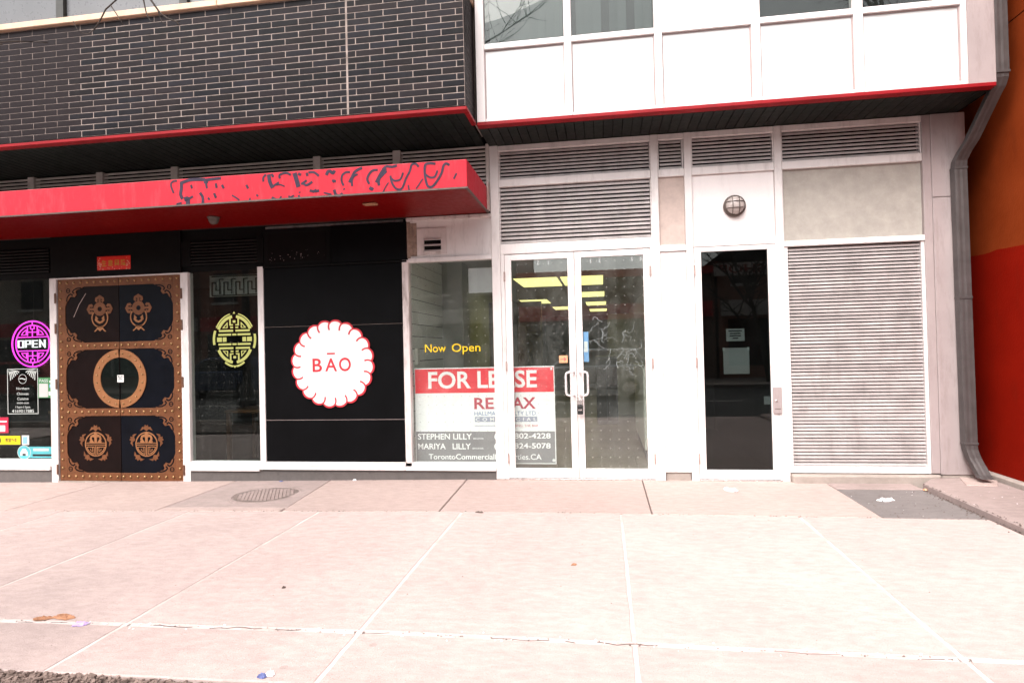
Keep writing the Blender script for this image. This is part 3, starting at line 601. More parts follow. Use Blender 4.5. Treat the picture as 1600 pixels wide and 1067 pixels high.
# ---- middle window
bx('window', -5.085, -4.156, 0.0, 0.010, 0.19, 2.535, 'glass_dark', P)
bar(-5.19, -5.087, -0.08, 2.53, -0.05, 0.06)
bar(-5.086, -4.156, 0.075, 0.125, -0.075, 0.05); bar(-5.086, -4.156, 0.128, 0.188, -0.05, 0.05)
louvre(-5.06, -4.16, 2.61, 2.915, 8, 'slat_black', back='void')
bx('fascia', -5.19, -4.077, 0.0, 0.05, 2.536, 2.608, 'black_wood', P); bx('fascia', -5.19, -4.077, 0.0, 0.05, 2.918, 3.06, 'black_wood', P)
bx('fascia', -5.19, -5.062, -0.02, 0.05, 2.61, 2.916, 'black_wood', P)
bx('fascia', -4.158, -4.078, -0.035, 0.05, 2.61, 2.916, 'black_wood', P)
# ---- door fascia, left window
bx('fascia', -7.04, -5.192, -0.03, 0.05, 2.53, 3.06, 'black_wood', P)
bar(-7.045, -6.945, -0.1, 2.53, -0.05, 0.06)
bx('window', -8.6, -7.046, 0.0, 0.010, 0.205, 2.535, 'glass_dark', P)
louvre(-8.6, -7.07, 2.61, 2.93, 8, 'slat_black')
bx('fascia', -8.6, -7.042, 0.0, 0.05, 2.536, 2.608, 'black_wood', P); bx('fascia', -8.6, -7.042, 0.0, 0.05, 2.932, 3.06, 'black_wood', P)
bar(-8.6, -7.046, 0.07, 0.128, -0.075, 0.05); bar(-8.6, -7.046, 0.131, 0.203, -0.05, 0.05)
bar(-6.944, -5.191, 2.512, 2.529, -0.05, 0.0)
# grey plinth
for a, b in ((-8.6, -7.047), (-5.086, -1.247)):
    MB().slab([(a, -0.05), (b, -0.05), (b, 0.06), (a, 0.06)], -0.25, lambda x, y: 0.094 if x > -4 else 0.074).build('plinth', 'base_grey', P)
bx('plinth', -10.2, -8.61, -0.05, 0.3, -0.3, 3.06, 'far_brick', P)
# louvres over the canopy
sx = [-9.2, -8.3, -7.3, -6.30, -5.25, -3.36, -2.36, -1.245]
for a, b in zip(sx[:-1], sx[1:]):
    louvre(a+0.05, b-0.05, 3.40, 3.855, 10, 'slat_lifted')
    bx('frame_bar', b-0.048, b-0.003 if b > -1.3 else b+0.045, -0.045, 0.06, 3.30, 3.858, 'slat_lifted', P, 0.004)
bx('floor_slab', -10.2, -1.27, 0.11, 10, 3.06, 5.19, 'void', P); bx('floor_slab', -1.26, 3.72, 0.11, 10, 2.86, 3.872, 'void', P)
bx('wall', -9.2, -1.25, 0.0, 0.1, 3.065, 3.395, 'dim_room', P)

# ---- lit shop interior
bx('interior_floor', -2.32, 1.0, 0.12, 18.2, -0.08, 0.004, 'room_floor', P)
bx('interior_ceiling', -2.32, 1.0, 0.08, 18.2, 2.75, 2.85, 'room_ceiling', P)
bx('interior_wall', -2.42, -2.31, 0.08, 18.2, -0.08, 2.75, 'room_wall', P); bx('interior_wall', 0.93, 1.03, 0.08, 18.2, -0.08, 2.75, 'room_wall', P)
bx('interior_wall', -2.31, 0.93, 18.0, 18.1, 0.0, 2.75, 'room_wall', P)
sw = bx('slat_wall', -2.305, -2.28, 0.15, 1.55, 0.0, 2.7, 'dim_room', P)
for i in range(18): bx('wall_board', -2.279, -2.262, 0.15, 1.55, 0.02+i*0.15, 0.02+i*0.15+0.139, 'room_slat', sw)
bx('interior_column', -2.30, -1.98, 1.60, 1.95, 0.005, 2.745, 'room_wall', P)
bx('interior_partition', -1.97, -1.05, 3.6, 3.7, 0.005, 2.3, 'olive', P)
bx('interior_partition', 0.10, 0.93, 6.6, 6.7, 0.005, 2.2, 'room_wall', P)
bx('switch_box', -2.262, -2.225, 0.19, 0.28, 1.32, 1.52, 'counter_white', P); bx('switch_box', -2.262, -2.235, 0.20, 0.27, 1.02, 1.18, 'counter_white', P)
# ---- restaurant interior and stair lobby
bx('interior_floor', -8.7, -2.45, 0.12, 5.2, -0.2, -0.02, 'dark_room', P); bx('interior_ceiling', -8.7, -2.45, 0.08, 5.2, 2.95, 3.05, 'dark_room', P)
bx('interior_wall', -8.8, -8.7, 0.08, 5.2, -0.2, 3.0, 'dark_room', P); bx('interior_wall', -8.7, -2.45, 5.2, 5.3, -0.2, 3.0, 'dark_room', P)
bx('interior_wall', -4.05, -2.43, 0.052, 0.09, 0.0, 3.05, 'dark_room', P)
bx('interior_floor', 1.04, 1.9, 0.12, 4.2, -0.08, 0.0, 'dark_room', P); bx('interior_ceiling', 1.04, 1.9, 0.08, 4.2, 2.75, 2.85, 'dark_room', P)
bx('interior_wall', 1.9, 1.98, 0.075, 4.2, -0.08, 2.75, 'dark_room', P); bx('interior_wall', 1.04, 1.9, 4.2, 4.3, 0.0, 2.75, 'dim_room', P)
# fret lattice hung behind the middle window
lt = bx('lattice_screen', -5.0, -4.17, 0.30, 0.312, 2.50, 2.515, 'lattice', P)
bx('rail', -5.0, -4.17, 0.30, 0.312, 2.255, 2.27, 'lattice', lt); bx('backing', -5.05, -4.16, 0.33, 0.34, 2.25, 2.53, 'paper_grey', lt)
for i in range(5):
    a = -5.0+i*0.168
    MB().ribbon([(a, 2.27), (a, 2.43), (a+0.055, 2.43), (a+0.055, 2.33)], 0.012, 0.30, 0.312).ribbon([(a+0.05, 2.33), (a+0.11, 2.33)], 0.012, 0.301, 0.311).ribbon([(a+0.11, 2.28), (a+0.11, 2.47), (a+0.165, 2.47)], 0.012, 0.30, 0.312).build('fret_bar', 'lattice', lt)

def smooth_line(p, n=5):
    if len(p) < 3: return p
    q = [p[0]]+list(p)+[p[-1]]; out = []
    for i in range(1, len(q)-2):
        for k in range(n):
            t = k/n; out.append(tuple(0.5*(2*q[i][d]+(q[i+1][d]-q[i-1][d])*t+(2*q[i-1][d]-5*q[i][d]+4*q[i+1][d]-q[i+2][d])*t*t+(3*q[i][d]-q[i-1][d]-3*q[i+1][d]+q[i+2][d])*t**3) for d in (0, 1)))
    return out+[p[-1]]

# ================================================================== DOORS
def glass_door(x0, x1, z0, z1, stile, top, bot, gm, label, hinge_side, handle=True):
    d = bx('door', x0, x0+stile, -0.045, 0.0, z0, z1, 'white_clean', P, 0.003, label=label)
    bx('stile', x1-stile, x1, -0.045, 0.0, z0, z1, 'white_clean', d, 0.003)
    bx('rail', x0+stile+0.001, x1-stile-0.001, -0.044, 0.0, z1-top, z1, 'white_clean', d, 0.003)
    rl = bx('rail', x0+stile+0.001, x1-stile-0.001, -0.044, 0.0, z0, z0+bot, 'white_clean', d, 0.003)
    bx('pane', x0+stile, x1-stile, -0.026, -0.016, z0+bot, z1-top, gm, d)
    scr = MB()
    for k in range(4):
        x = x0+0.09+(x1-x0-0.18)*k/3
        scr.lathe([(0.007, 0), (0.007, 0.003), (0.004, 0.005)], (x, -0.0455, z0+0.03), 'y', 8)
    scr.build('screw', 'hinge', d)
    hx = x0 if hinge_side < 0 else x1
    for z in (z0+0.22, z0+1.27, z1-0.25):
        MB().lathe([(0.010, -0.055), (0.010, 0.055)], (hx+0.004*hinge_side, -0.056, z), 'z', 10).build('hinge', 'hinge', d)
    return d
dl = glass_door(-1.098, -0.306, 0.018, 2.562, 0.074, 0.065, 0.105, 'glass_lease', 'left leaf of the white double door with lease sign behind its glass', -1)
dr = glass_door(-0.300, 0.531, 0.018, 2.562, 0.072, 0.065, 0.105, 'glass_lease', 'right leaf of the white double door', 1)
bx('frame_bar', -1.1435, -1.10, -0.05, 0.02, 0.0, 2.569, 'white', P, 0.003); bx('frame_bar', 0.533, 0.564, -0.05, 0.02, 0.0, 2.569, 'white', P, 0.003)
bx('threshold', -1.10, 0.533, -0.06, 0.05, -0.01, 0.014, 'steel', P, 0.003)
for d_, xa, xb in ((dl, -0.335, -0.425), (dr, -0.268, -0.180)):
    sgn = 1 if xb > xa else -1
    pts = [(xa, -0.045, 1.205), (xa, -0.095, 1.205), (xa+sgn*0.010, -0.105, 1.207), (xb-sgn*0.03, -0.105, 1.209), (xb-sgn*0.008, -0.105, 1.20), (xb, -0.105, 1.175), (xb, -0.105, 0.985), (xb-sgn*0.008, -0.105, 0.96), (xb-sgn*0.03, -0.105, 0.95), (xa+sgn*0.010, -0.105, 0.948), (xa, -0.095, 0.948), (xa, -0.045, 0.948)]
    MB().tube(pts, 0.0125, 10).build('handle', 'steel_pale', d_, smooth=True)
rs_ = random.Random(3); sc2 = MB()
for k in range(26):
    x, z = rs_.uniform(-0.08, 0.36), rs_.uniform(1.25, 1.80); z -= (x+0.05)*0.35; pts = []; a_ = rs_.uniform(0, 6)
    for i in range(9):
        a_ += rs_.uniform(-1.1, 1.3); x += math.cos(a_)*0.018; z += math.sin(a_)*0.022; pts.append((x, z))
    sc2.ribbon(smooth_line(pts, 3), rs_.uniform(0.0012, 0.0026), -0.0272, -0.0264)
sc2.build('etched_scribble', 'etch', dr, kind='stuff')
# inner door closers at the head
for x in (-0.72, -0.60, -0.12, -0.02, 0.34, 0.44):
    MB().lathe([(0.012, -0.03), (0.016, -0.03), (0.016, 0.03), (0.012, 0.03)], (x, 0.03, 2.47), 'z', 10).build('closer_stud', 'steel', dl if x < -0.3 else dr)
ds = glass_door(1.010, 1.848, 0.018, 2.548, 0.072, 0.050, 0.100, 'glass_single', 'white single glass door with dark pane and taped notices', -1)
bx('frame_bar', 1.8495, 1.867, -0.05, 0.02, 0.0, 2.55, 'white', P); bx('threshold', 1.006, 1.867, -0.06, 0.05, -0.01, 0.014, 'steel', P, 0.003)
kp = bx('lock_plate', 1.785, 1.875, -0.072, -0.0555, 0.728, 1.012, 'pilaster', ds, 0.004)
MB().lathe([(0.014, 0), (0.014, 0.008), (0.008, 0.010)], (1.815, -0.0725, 0.865), 'y', 12).build('keyhole', 'steel', kp)
bx('slot', 1.80, 1.86, -0.0738, -0.0725, 0.775, 0.782, 'lamp_metal', kp)

# ---- studded copper door
def sub(name, mb, mat, parent, **k): return mb.build(name, mat, parent, **k)
SEAM = -6.058; ZB, ZT = -0.065, 2.508
stud_me = MB().lathe([(0.0165, 0.0), (0.0155, 0.006), (0.011, 0.012), (0.004, 0.0145)], (0, 0, 0), 'y', 10).mesh('stud', 'stud', smooth=True)
def gold_leaf(xo, xi, sg, mat, label):
    """xo outer edge, xi seam edge; sg=+1 when the leaf runs to the right from its outer edge"""
    a, b = min(xo, xi), max(xo, xi)
    d = bx('door', a, b, -0.03, 0.012, ZB, ZT, mat, P, 0.003, label=label)
    yf, yb = -0.037, -0.0305
    st = (xo, xo+sg*0.105)
    rails = [(-0.065, 0.038), (0.757, 0.852), (1.600, 1.692), (2.408, ZT)]
    MB().box(min(st), max(st), yf, yb, ZB, ZT).build('copper_border', 'copper', d, 0.0015)
    i0 = xo+sg*0.106
    for z0, z1 in rails: MB().box(min(i0, xi), max(i0, xi), yf, yb, z0, z1).build('copper_border', 'copper', d, 0.0015)
    ear = [(0, 0), (0.27, 0), (0.205, 0.030), (0.170, 0.034), (0.150, 0.062), (0.165, 0.095), (0.135, 0.130), (0.095, 0.120), (0.070, 0.128), (0.050, 0.165), (0.022, 0.19), (0, 0.25)]
    for z0, z1 in ((0.039, 0.756), (0.853, 1.599), (1.693, 2.407)):
        for zz, sz in ((z0, 1), (z1, -1)):
            t = lambda p: (i0+sg*p[0], zz+sz*p[1])
            e = MB().prism([t(p) for p in ear], yf, yb).build('corner_ornament', 'copper', d)
            s_ = MB().ribbon([t(p) for p in ((0.02, 0.185), (0.030, 0.135), (0.055, 0.100), (0.085, 0.088), (0.105, 0.100), (0.10, 0.112))], 0.016, yf-0.002, yf-0.0004)
            s_.ribbon([t(p) for p in ((0.235, 0.014), (0.175, 0.018), (0.130, 0.035), (0.110, 0.060), (0.120, 0.078), (0.134, 0.074))], 0.016, yf-0.002, yf-0.0004)
            s_.ribbon([t(p) for p in circ(0.046, 0.046, 0.026, 0.026, 14)], 0.010, yf-0.002, yf-0.0004, True)
            s_.ribbon([t(p) for p in ((0.026, 0.046), (0.066, 0.046))], 0.006, yf-0.0022, yf-0.0006)
            s_.build('scroll', mat, e)
    # studs
    z = ZB+0.05; k = 0
    zs = [(-0.012+i*0.1078) for i in range(24)]
    for z in zs:
        if z < ZT-0.02: place('stud', stud_me, (xo+sg*0.042, yf, z), d)
    for z0, z1 in rails:
        for i in range(8):
            x = xo+sg*(0.135+i*0.0985)
            if abs(x-xi) > 0.02: place('stud', stud_me, (x, yf, (z0+z1)/2+0.004), d)
    # half ring round the porthole
    cz, ro, ri = 1.226, 0.372, 0.272
    A = arc(SEAM, cz, (ro+ri)/2, (ro+ri)/2-0.004, 92.0, 268.0, 24) if sg > 0 else arc(SEAM, cz, (ro+ri)/2, (ro+ri)/2-0.004, 88.0, -88.0, 24)
    ring = MB().ribbon(A, ro-ri, yf-0.004, yb).build('porthole_ring', 'copper_light', d)
    for i in range(10):
        an = R(99+18*i) if sg > 0 else R(81-18*i)
        place('stud', stud_me, (SEAM+math.cos(an)*0.325, yf-0.004, cz+math.sin(an)*0.321), ring).scale = (0.75, 0.75, 0.75)
    gp = [(SEAM-sg*0.003, cz-0.27)]+[(p[0], p[1]) for p in (arc(SEAM, cz, 0.274, 0.271, 268, 92, 20) if sg > 0 else arc(SEAM, cz, 0.274, 0.271, -88, 88, 20))]
    MB().prism(gp[1:], -0.033, -0.0305).build('porthole_glass', 'porthole', d)
    # knocker motif on the upper panel
    kx, kz = ((-6.331, 2.115) if sg > 0 else (-5.783, 2.112)); y0, y1 = -0.0345, -0.0303
    kn = MB().ribbon(circ(kx, kz, 0.062, 0.06, 12), 0.056, y0, y1, True)
    for px, pz, rot in ((0, 0.112, 0), (-0.122, 0, 90), (0.122, 0, -90)):
        c_, s_ = math.cos(R(rot)), math.sin(R(rot))
        tr = lambda p: (kx+px+p[0]*c_-p[1]*s_, kz+pz+p[0]*s_+p[1]*c_)
        kn.ribbon([tr(p) for p in ((-0.030, -0.018), (-0.050, -0.002), (-0.046, 0.022), (-0.020, 0.036), (0, 0.048), (0.020, 0.036), (0.046, 0.022), (0.050, -0.002), (0.030, -0.018))], 0.030, y0, y1)
        kn.ribbon([tr(p) for p in ((0, -0.06), (0, 0.03))], 0.030, y0+0.0005, y1)
    kn.build('knocker_motif', 'copper', d)
    kr = MB().ribbon(arc(kx, kz-0.115, 0.112, 0.115, 140, 400, 24), 0.015, y0, y1)
    kr.ribbon([(kx+p[0], kz-0.14+p[1]) for p in ((-0.032, 0.01), (-0.05, 0.028), (-0.055, 0.0), (-0.03, -0.022), (0, -0.034), (0.03, -0.022), (0.055, 0.0), (0.05, 0.028), (0.032, 0.01))], 0.026, y0, y1)
    kr.prism([(kx-0.085, kz-0.285), (kx-0.04, kz-0.24), (kx-0.045, kz-0.215), (kx, kz-0.232), (kx+0.045, kz-0.215), (kx+0.04, kz-0.24), (kx+0.085, kz-0.285), (kx+0.07, kz-0.288), (kx+0.03, kz-0.258), (kx, kz-0.283), (kx-0.03, kz-0.258), (kx-0.07, kz-0.288)], y0, y1)
    kr.build('ring_motif', 'copper_light', d)
    # medallion on the lower panel
    mx, mz = ((-6.417, 0.398) if sg > 0 else (-5.70, 0.398)); r = 0.148
    md = MB().ribbon(circ(mx, mz, r, r, 30), 0.014, y0, y1, True)
    for dz in (-0.008, 0.016): md.ribbon([(mx-r, mz+dz), (mx+r, mz+dz)], 0.009, y0+0.0006, y1)
    md.ribbon([(mx, mz-r), (mx, mz-0.02)], 0.011, y0+0.0008, y1)
    for s in (-1, 1):
        q = lambda p: (mx+s*p[0], mz+p[1])
        md.ribbon([q(p) for p in ((0.128, -0.034), (0.105, -0.08), (0.06, -0.115), (0.022, -0.122), (0.022, -0.034), (0.125, -0.034))], 0.010, y0, y1)
        md.ribbon([q(p) for p in ((0.045, -0.034), (0.045, -0.092), (0.075, -0.075), (0.075, -0.055))], 0.008, y0+0.0004, y1)
        md.ribbon([q(p) for p in ((0.085, 0.03), (0.045, 0.03), (0.072, 0.065), (0.060, 0.10), (0.030, 0.112), (0.028, 0.09))], 0.026, y0, y1)
    md.ribbon([(mx, mz+0.02), (mx, mz+0.14)], 0.036, y0-0.0002, y1)
    mo = md.build('medallion', 'copper_light', d)
    bat = [(-0.085, -0.03), (-0.055, 0.02), (-0.03, 0.012), (-0.02, 0.045), (0, 0.03), (0.02, 0.045), (0.03, 0.012), (0.055, 0.02), (0.085, -0.03), (0.035, -0.008), (0, -0.035), (-0.035, -0.008)]
    for k in range(5):
        an = R(90+72*k); ca, sa = math.cos(an-math.pi/2), math.sin(an-math.pi/2)
        MB().prism([(mx+math.cos(an)*0.20+p[0]*ca-p[1]*sa, mz+math.sin(an)*0.20+p[0]*sa+p[1]*ca) for p in bat], y0, y1).build('bat_motif', 'copper', mo)
    for z in (0.08, 1.17, 1.88, 2.27):
        MB().box(xo-sg*0.022-0.014, xo-sg*0.022+0.014, -0.06, -0.051, z-0.065, z+0.065).build('hinge', 'hinge_rust', d, 0.003)
    return d
MATS['porthole'] = paint('porthole', (0.006, 0.008, 0.007), 0.03, 0.4, 3, spec=0.8)
g1 = gold_leaf(-6.930, SEAM-0.003, 1, 'leaf_brown', 'left leaf of the studded copper door, dark brown panels')
g2 = gold_leaf(-5.196, SEAM+0.003, -1, 'leaf_blue', 'right leaf of the studded copper door, blue-black panels')
MB().ribbon([(-6.71, 2.02), (-6.63, 2.18), (-6.53, 2.32)], 0.006, -0.0312, -0.0302).build('scratch', 'hinge', g1)
bx('threshold', -6.944, -5.191, -0.06, 0.05, -0.12, -0.068, 'kerb', P)

# ================================================================== CANOPY
YC = -1.18
can = thing('entrance_canopy', (-5.0, -0.6, 3.06), 'long red box canopy with dark graffiti over the restaurant entrance', 'canopy')
body = bx('canopy_body', -9.3, -1.268, YC, -0.055, 3.066, 3.335, 'canopy_red', can, 0.004)
bx('underside', -9.28, -1.285, YC+0.012, -0.06, 3.0575, 3.0655, 'canopy_under_shade', can)  # underside shade put into the colour, a darker copy of the canopy red
bx('edge_lip', -9.3, -1.262, YC-0.006, YC+0.010, 3.052, 3.067, 'lamp_metal', can); bx('edge_lip', -1.2845, -1.262, YC+0.011, -0.056, 3.052, 3.0655, 'lamp_metal', can)
bx('end_bracket', -1.267, -1.247, -0.16, -0.056, 3.07, 3.40, 'hinge', can, 0.003)
bx('bounce_sheet', -9.28, -1.29, YC+0.02, -0.06, 3.3355, 3.341, 'bounce_grey', can)  # unseen pale sheet, added to bounce neutral light up at the louvres
GR = [(0.018,[(-4.4,3.192),(-4.43,3.275),(-4.41,3.312),(-4.36,3.32)]),(0.032,[(-4.31,3.306),(-4.31,3.241),(-4.32,3.176),(-4.3,3.126)]),(0.044,[(-4.28,3.119),(-4.24,3.122),(-4.24,3.062)]),(0.022,[(-4.24,3.117),(-4.18,3.146)]),(0.032,[(-4.32,3.29),(-4.22,3.317),(-4.12,3.318),(-4.04,3.311)]),(0.044,[(-4.03,3.305),(-4.03,3.272)]),(0.022,[(-4.03,3.272),(-4.02,3.218)]),(0.028,[(-4.04,3.305),(-3.96,3.311),(-3.86,3.315)]),(0.022,[(-4.2,3.267),(-4.19,3.228)]),(0.024,[(-3.92,3.265),(-3.91,3.216)]),(0.024,[(-3.85,3.245),(-3.83,3.206)]),(0.022,[(-3.58,3.228),(-3.56,3.19)]),(0.028,[(-4.1,3.179),(-4.07,3.129),(-4.07,3.058)]),(0.02,[(-4.01,3.12),(-3.99,3.1)]),(0.024,[(-3.94,3.164),(-3.92,3.114)]),(0.016,[(-3.74,3.131),(-3.7,3.106),(-3.66,3.077)]),(0.018,[(-3.47,3.12),(-3.45,3.105)]),(0.016,[(-3.54,3.092),(-3.55,3.053)]),(0.018,[(-4.37,3.076),(-4.31,3.086)]),(0.02,[(-3.39,3.248),(-3.39,3.29),(-3.36,3.321)]),(0.037,[(-3.33,3.319),(-3.32,3.244),(-3.29,3.178)]),(0.02,[(-3.29,3.194),(-3.22,3.232)]),(0.014,[(-3.28,3.204),(-3.21,3.207),(-3.16,3.186)]),(0.024,[(-3.3,3.322),(-3.28,3.289)]),(0.022,[(-3.21,3.269),(-3.21,3.306),(-3.14,3.322),(-3.09,3.298)]),(0.045,[(-3.05,3.316),(-3.03,3.247),(-3.01,3.171)]),(0.026,[(-3.01,3.308),(-2.98,3.29)]),(0.024,[(-2.92,3.308),(-2.91,3.276)]),(0.022,[(-2.9,3.312),(-2.84,3.308),(-2.79,3.268)]),(0.022,[(-2.98,3.196),(-2.92,3.234)]),(0.022,[(-2.96,3.205),(-2.92,3.184),(-2.86,3.215)]),(0.024,[(-2.89,3.127),(-2.84,3.117),(-2.79,3.121)]),(0.02,[(-2.86,3.109),(-2.82,3.133)]),(0.014,[(-2.74,3.097),(-2.68,3.077)]),(0.024,[(-3.3,3.083),(-3.26,3.057)]),(0.016,[(-3.24,3.053),(-3.21,3.067),(-3.2,3.09)]),(0.016,[(-3.12,3.088),(-3.1,3.073),(-3.06,3.088)]),(0.018,[(-3.0,3.123),(-3.0,3.109)]),(0.02,[(-3.01,3.087),(-3.0,3.057)]),(0.03,[(-2.71,3.271),(-2.69,3.307),(-2.66,3.31)]),(0.03,[(-2.67,3.31),(-2.64,3.288),(-2.62,3.313)]),(0.022,[(-2.65,3.215),(-2.61,3.202)]),(0.018,[(-2.64,3.193),(-2.62,3.218)]),(0.02,[(-2.53,3.155),(-2.55,3.209),(-2.54,3.26),(-2.5,3.287),(-2.46,3.284)]),(0.026,[(-2.47,3.183),(-2.44,3.233),(-2.41,3.283),(-2.36,3.311),(-2.33,3.319)]),(0.02,[(-2.44,3.144),(-2.44,3.202),(-2.42,3.242),(-2.38,3.26)]),(0.02,[(-2.53,3.126),(-2.52,3.115)]),(0.028,[(-2.63,3.12),(-2.61,3.066),(-2.57,3.059),(-2.54,3.077)]),(0.014,[(-2.74,3.097),(-2.66,3.075)]),(0.022,[(-2.26,3.154),(-2.28,3.202),(-2.26,3.252),(-2.22,3.286),(-2.17,3.29)]),(0.028,[(-2.19,3.165),(-2.16,3.215),(-2.12,3.275),(-2.08,3.292)]),(0.026,[(-2.16,3.132),(-2.16,3.194),(-2.12,3.238),(-2.08,3.272)]),(0.024,[(-2.12,3.285),(-2.08,3.318),(-2.02,3.309),(-1.97,3.321)]),(0.032,[(-2.26,3.118),(-2.23,3.1)]),(0.022,[(-2.24,3.091),(-2.22,3.115)]),(0.02,[(-2.04,3.223),(-2.03,3.165),(-2.0,3.107),(-1.96,3.081),(-1.92,3.097),(-1.88,3.187),(-1.84,3.256),(-1.82,3.316),(-1.78,3.324),(-1.75,3.291)]),(0.018,[(-2.03,3.196),(-2.0,3.171),(-1.94,3.18),(-1.91,3.245)]),(0.012,[(-2.12,3.062),(-2.09,3.118),(-2.06,3.157)]),(0.014,[(-1.86,3.119),(-1.85,3.062)]),(0.012,[(-1.78,3.078),(-1.71,3.171)]),(0.022,[(-1.58,3.31),(-1.64,3.319),(-1.68,3.307),(-1.69,3.246),(-1.68,3.154),(-1.66,3.096),(-1.62,3.088),(-1.57,3.136),(-1.52,3.215),(-1.5,3.284),(-1.47,3.305),(-1.44,3.286)]),(0.018,[(-1.69,3.22),(-1.64,3.182),(-1.59,3.184),(-1.56,3.243)]),(0.016,[(-1.4,3.151),(-1.37,3.205)])]
for w_, pts in GR:
    MB().ribbon(smooth_line(pts), w_*1.05, YC-0.0022-random.uniform(0, 0.0006), YC-0.0004).build('graffiti_stroke', 'graffiti', body)
MB().lathe([(0.001, -0.075), (0.035, -0.065), (0.055, -0.035), (0.06, 0.0), (0.07, 0.0), (0.07, 0.015)], (-4.33, -0.62, 3.042), 'z', 16).build('dome_camera', 'lamp_metal', can, smooth=True)
MB().box(-2.47, -2.32, -0.86, -0.78, 3.035, 3.056).build('lamp_socket', 'leaf_litter', can, 0.008)

# ================================================================== SIGNS AND STICKERS
# round scalloped sign on the black panel
bc = (-3.203, 1.358)
bao = thing('round_sign', (bc[0], -0.05, bc[1]-0.53), 'round white scalloped sign with red edge reading BĀO on the black panel', 'sign')
N_ = 20
def scal(r0, amp):
    pts = []
    for k in range(N_):
        for j in range(6):
            t = j/6.0; a = 2*math.pi*(k+t)/N_+0.05
            r = r0+amp*(1-abs(2*t-1)**2.2)
            pts.append((bc[0]+r*math.cos(a), bc[1]+r*math.sin(a)))
    return pts
MB().prism(scal(0.497, 0.032), -0.060, -0.0465).build('red_edge', 'bao_red', bao)
MB().prism(scal(0.476, 0.030), -0.0625, -0.0605).build('white_face', 'bao_white', bao)
for k in range(N_):
    a = 2*math.pi*k/N_+0.05
    pts = []
    for j in range(6):
        t = j/5.0; r = 0.487-0.083*t; aa = a+0.10*t*(1.2-t)*(1 if True else -1)
        pts.append((bc[0]+r*math.cos(aa), bc[1]+r*math.sin(aa)))
    MB().ribbon(pts, 0.019, -0.0642, -0.0628).build('pleat_line', 'bao_red', bao)
for ch, x0, x1, z0, z1 in (('B', -3.452, -3.332, 1.264, 1.425), ('A', -3.293, -3.142, 1.268, 1.425), ('O', -3.118, -2.968, 1.266, 1.430)):
    text('letter', ch, x0, x1, z0, z1, -0.0638, 'bao_red', bao, bold=0.014, thick=0.0016)
bx('letter', -3.268, -3.166, -0.0646, -0.063, 1.470, 1.489, 'bao_red', bao)
# neon open sign
def fret(mbf, cx, cz, rx, rz, neon=True):
    """strokes of a round longevity fret, unit circle scaled to rx, rz"""
    S = lambda p: (cx+p[0]*rx, cz+p[1]*rz)
    for sz in (1, -1):
        mbf([S(p) for p in ((-0.78, 0.30*sz), (0.78, 0.30*sz))])
        mbf([S((0, 0.98*sz)), S((0, 0.83*sz))]); mbf([S((-0.09, 0.66*sz)), S((0.09, 0.66*sz)), S((0.09, 0.83*sz)), S((-0.09, 0.83*sz)), S((-0.09, 0.66*sz))])
        mbf([S((0, 0.66*sz)), S((0, 0.32*sz))]); mbf([S((-0.24, 0.52*sz)), S((0.24, 0.52*sz))])
        for sx_ in (1, -1):
            mbf([S((0.24*sx_, 0.80*sz)), S((0.24*sx_, 0.36*sz))])
            mbf([S((0.30*sx_, 0.40*sz)), S((0.54*sx_, 0.40*sz)), S((0.46*sx_, 0.52*sz)), S((0.30*sx_, 0.63*sz)), S((0.30*sx_, 0.40*sz))])
neon = thing('neon_sign', (-7.43, 0.05, 1.40), 'glowing pink round neon sign reading OPEN in the far left window', 'neon sign')
nc = (-7.43, 1.697); y_ = 0.075
def ntube(name, pts, r, mat, closed=False):
    MB().tube([(x, y_, z) for x, z in pts], r, 6, closed=closed).build(name, mat, neon, smooth=True)
ntube('neon_ring', circ(nc[0], nc[1], 0.307, 0.300, 40), 0.0095, 'neon_pink', True); ntube('neon_ring', circ(nc[0], nc[1], 0.252, 0.246, 36), 0.0075, 'neon_pink', True)
fret(lambda p: ntube('neon_tube', p, 0.0062, 'neon_pink'), nc[0], nc[1], 0.307, 0.30)
def led(pts): MB().ribbon(pts, 0.013, y_-0.012, y_+0.006).build('letter', 'neon_white', neon)
x_ = -7.638; h0, h1 = 1.655, 1.742
for k, strokes in enumerate((((0, 0), (0, 1), (1, 1), (1, 0), (0, 0)), ((0, -0.05), (0, 1), (1, 1), (1, 0.48), (0, 0.48)), None, ((0, -0.05), (0, 1.0), (1, 0.0), (1, 1.1)))):
    x0 = x_+k*0.108; f_ = lambda p: (x0+p[0]*0.070, h0+p[1]*(h1-h0))
    if strokes: led([f_(p) for p in strokes])
    else: led([f_(p) for p in ((1, 0), (0, 0), (0, 1), (1, 1))]); led([f_((0, 0.5)), f_((0.9, 0.5))])
MB().prism(circ(nc[0], nc[1], 0.325, 0.318, 40), y_+0.03, y_+0.036).build('backing', 'glass_round', neon)
MB().tube([(nc[0], y_+0.02, 2.0), (nc[0], y_+0.02, 2.93)], 0.002, 4).build('hanging_wire', 'lamp_metal', neon)
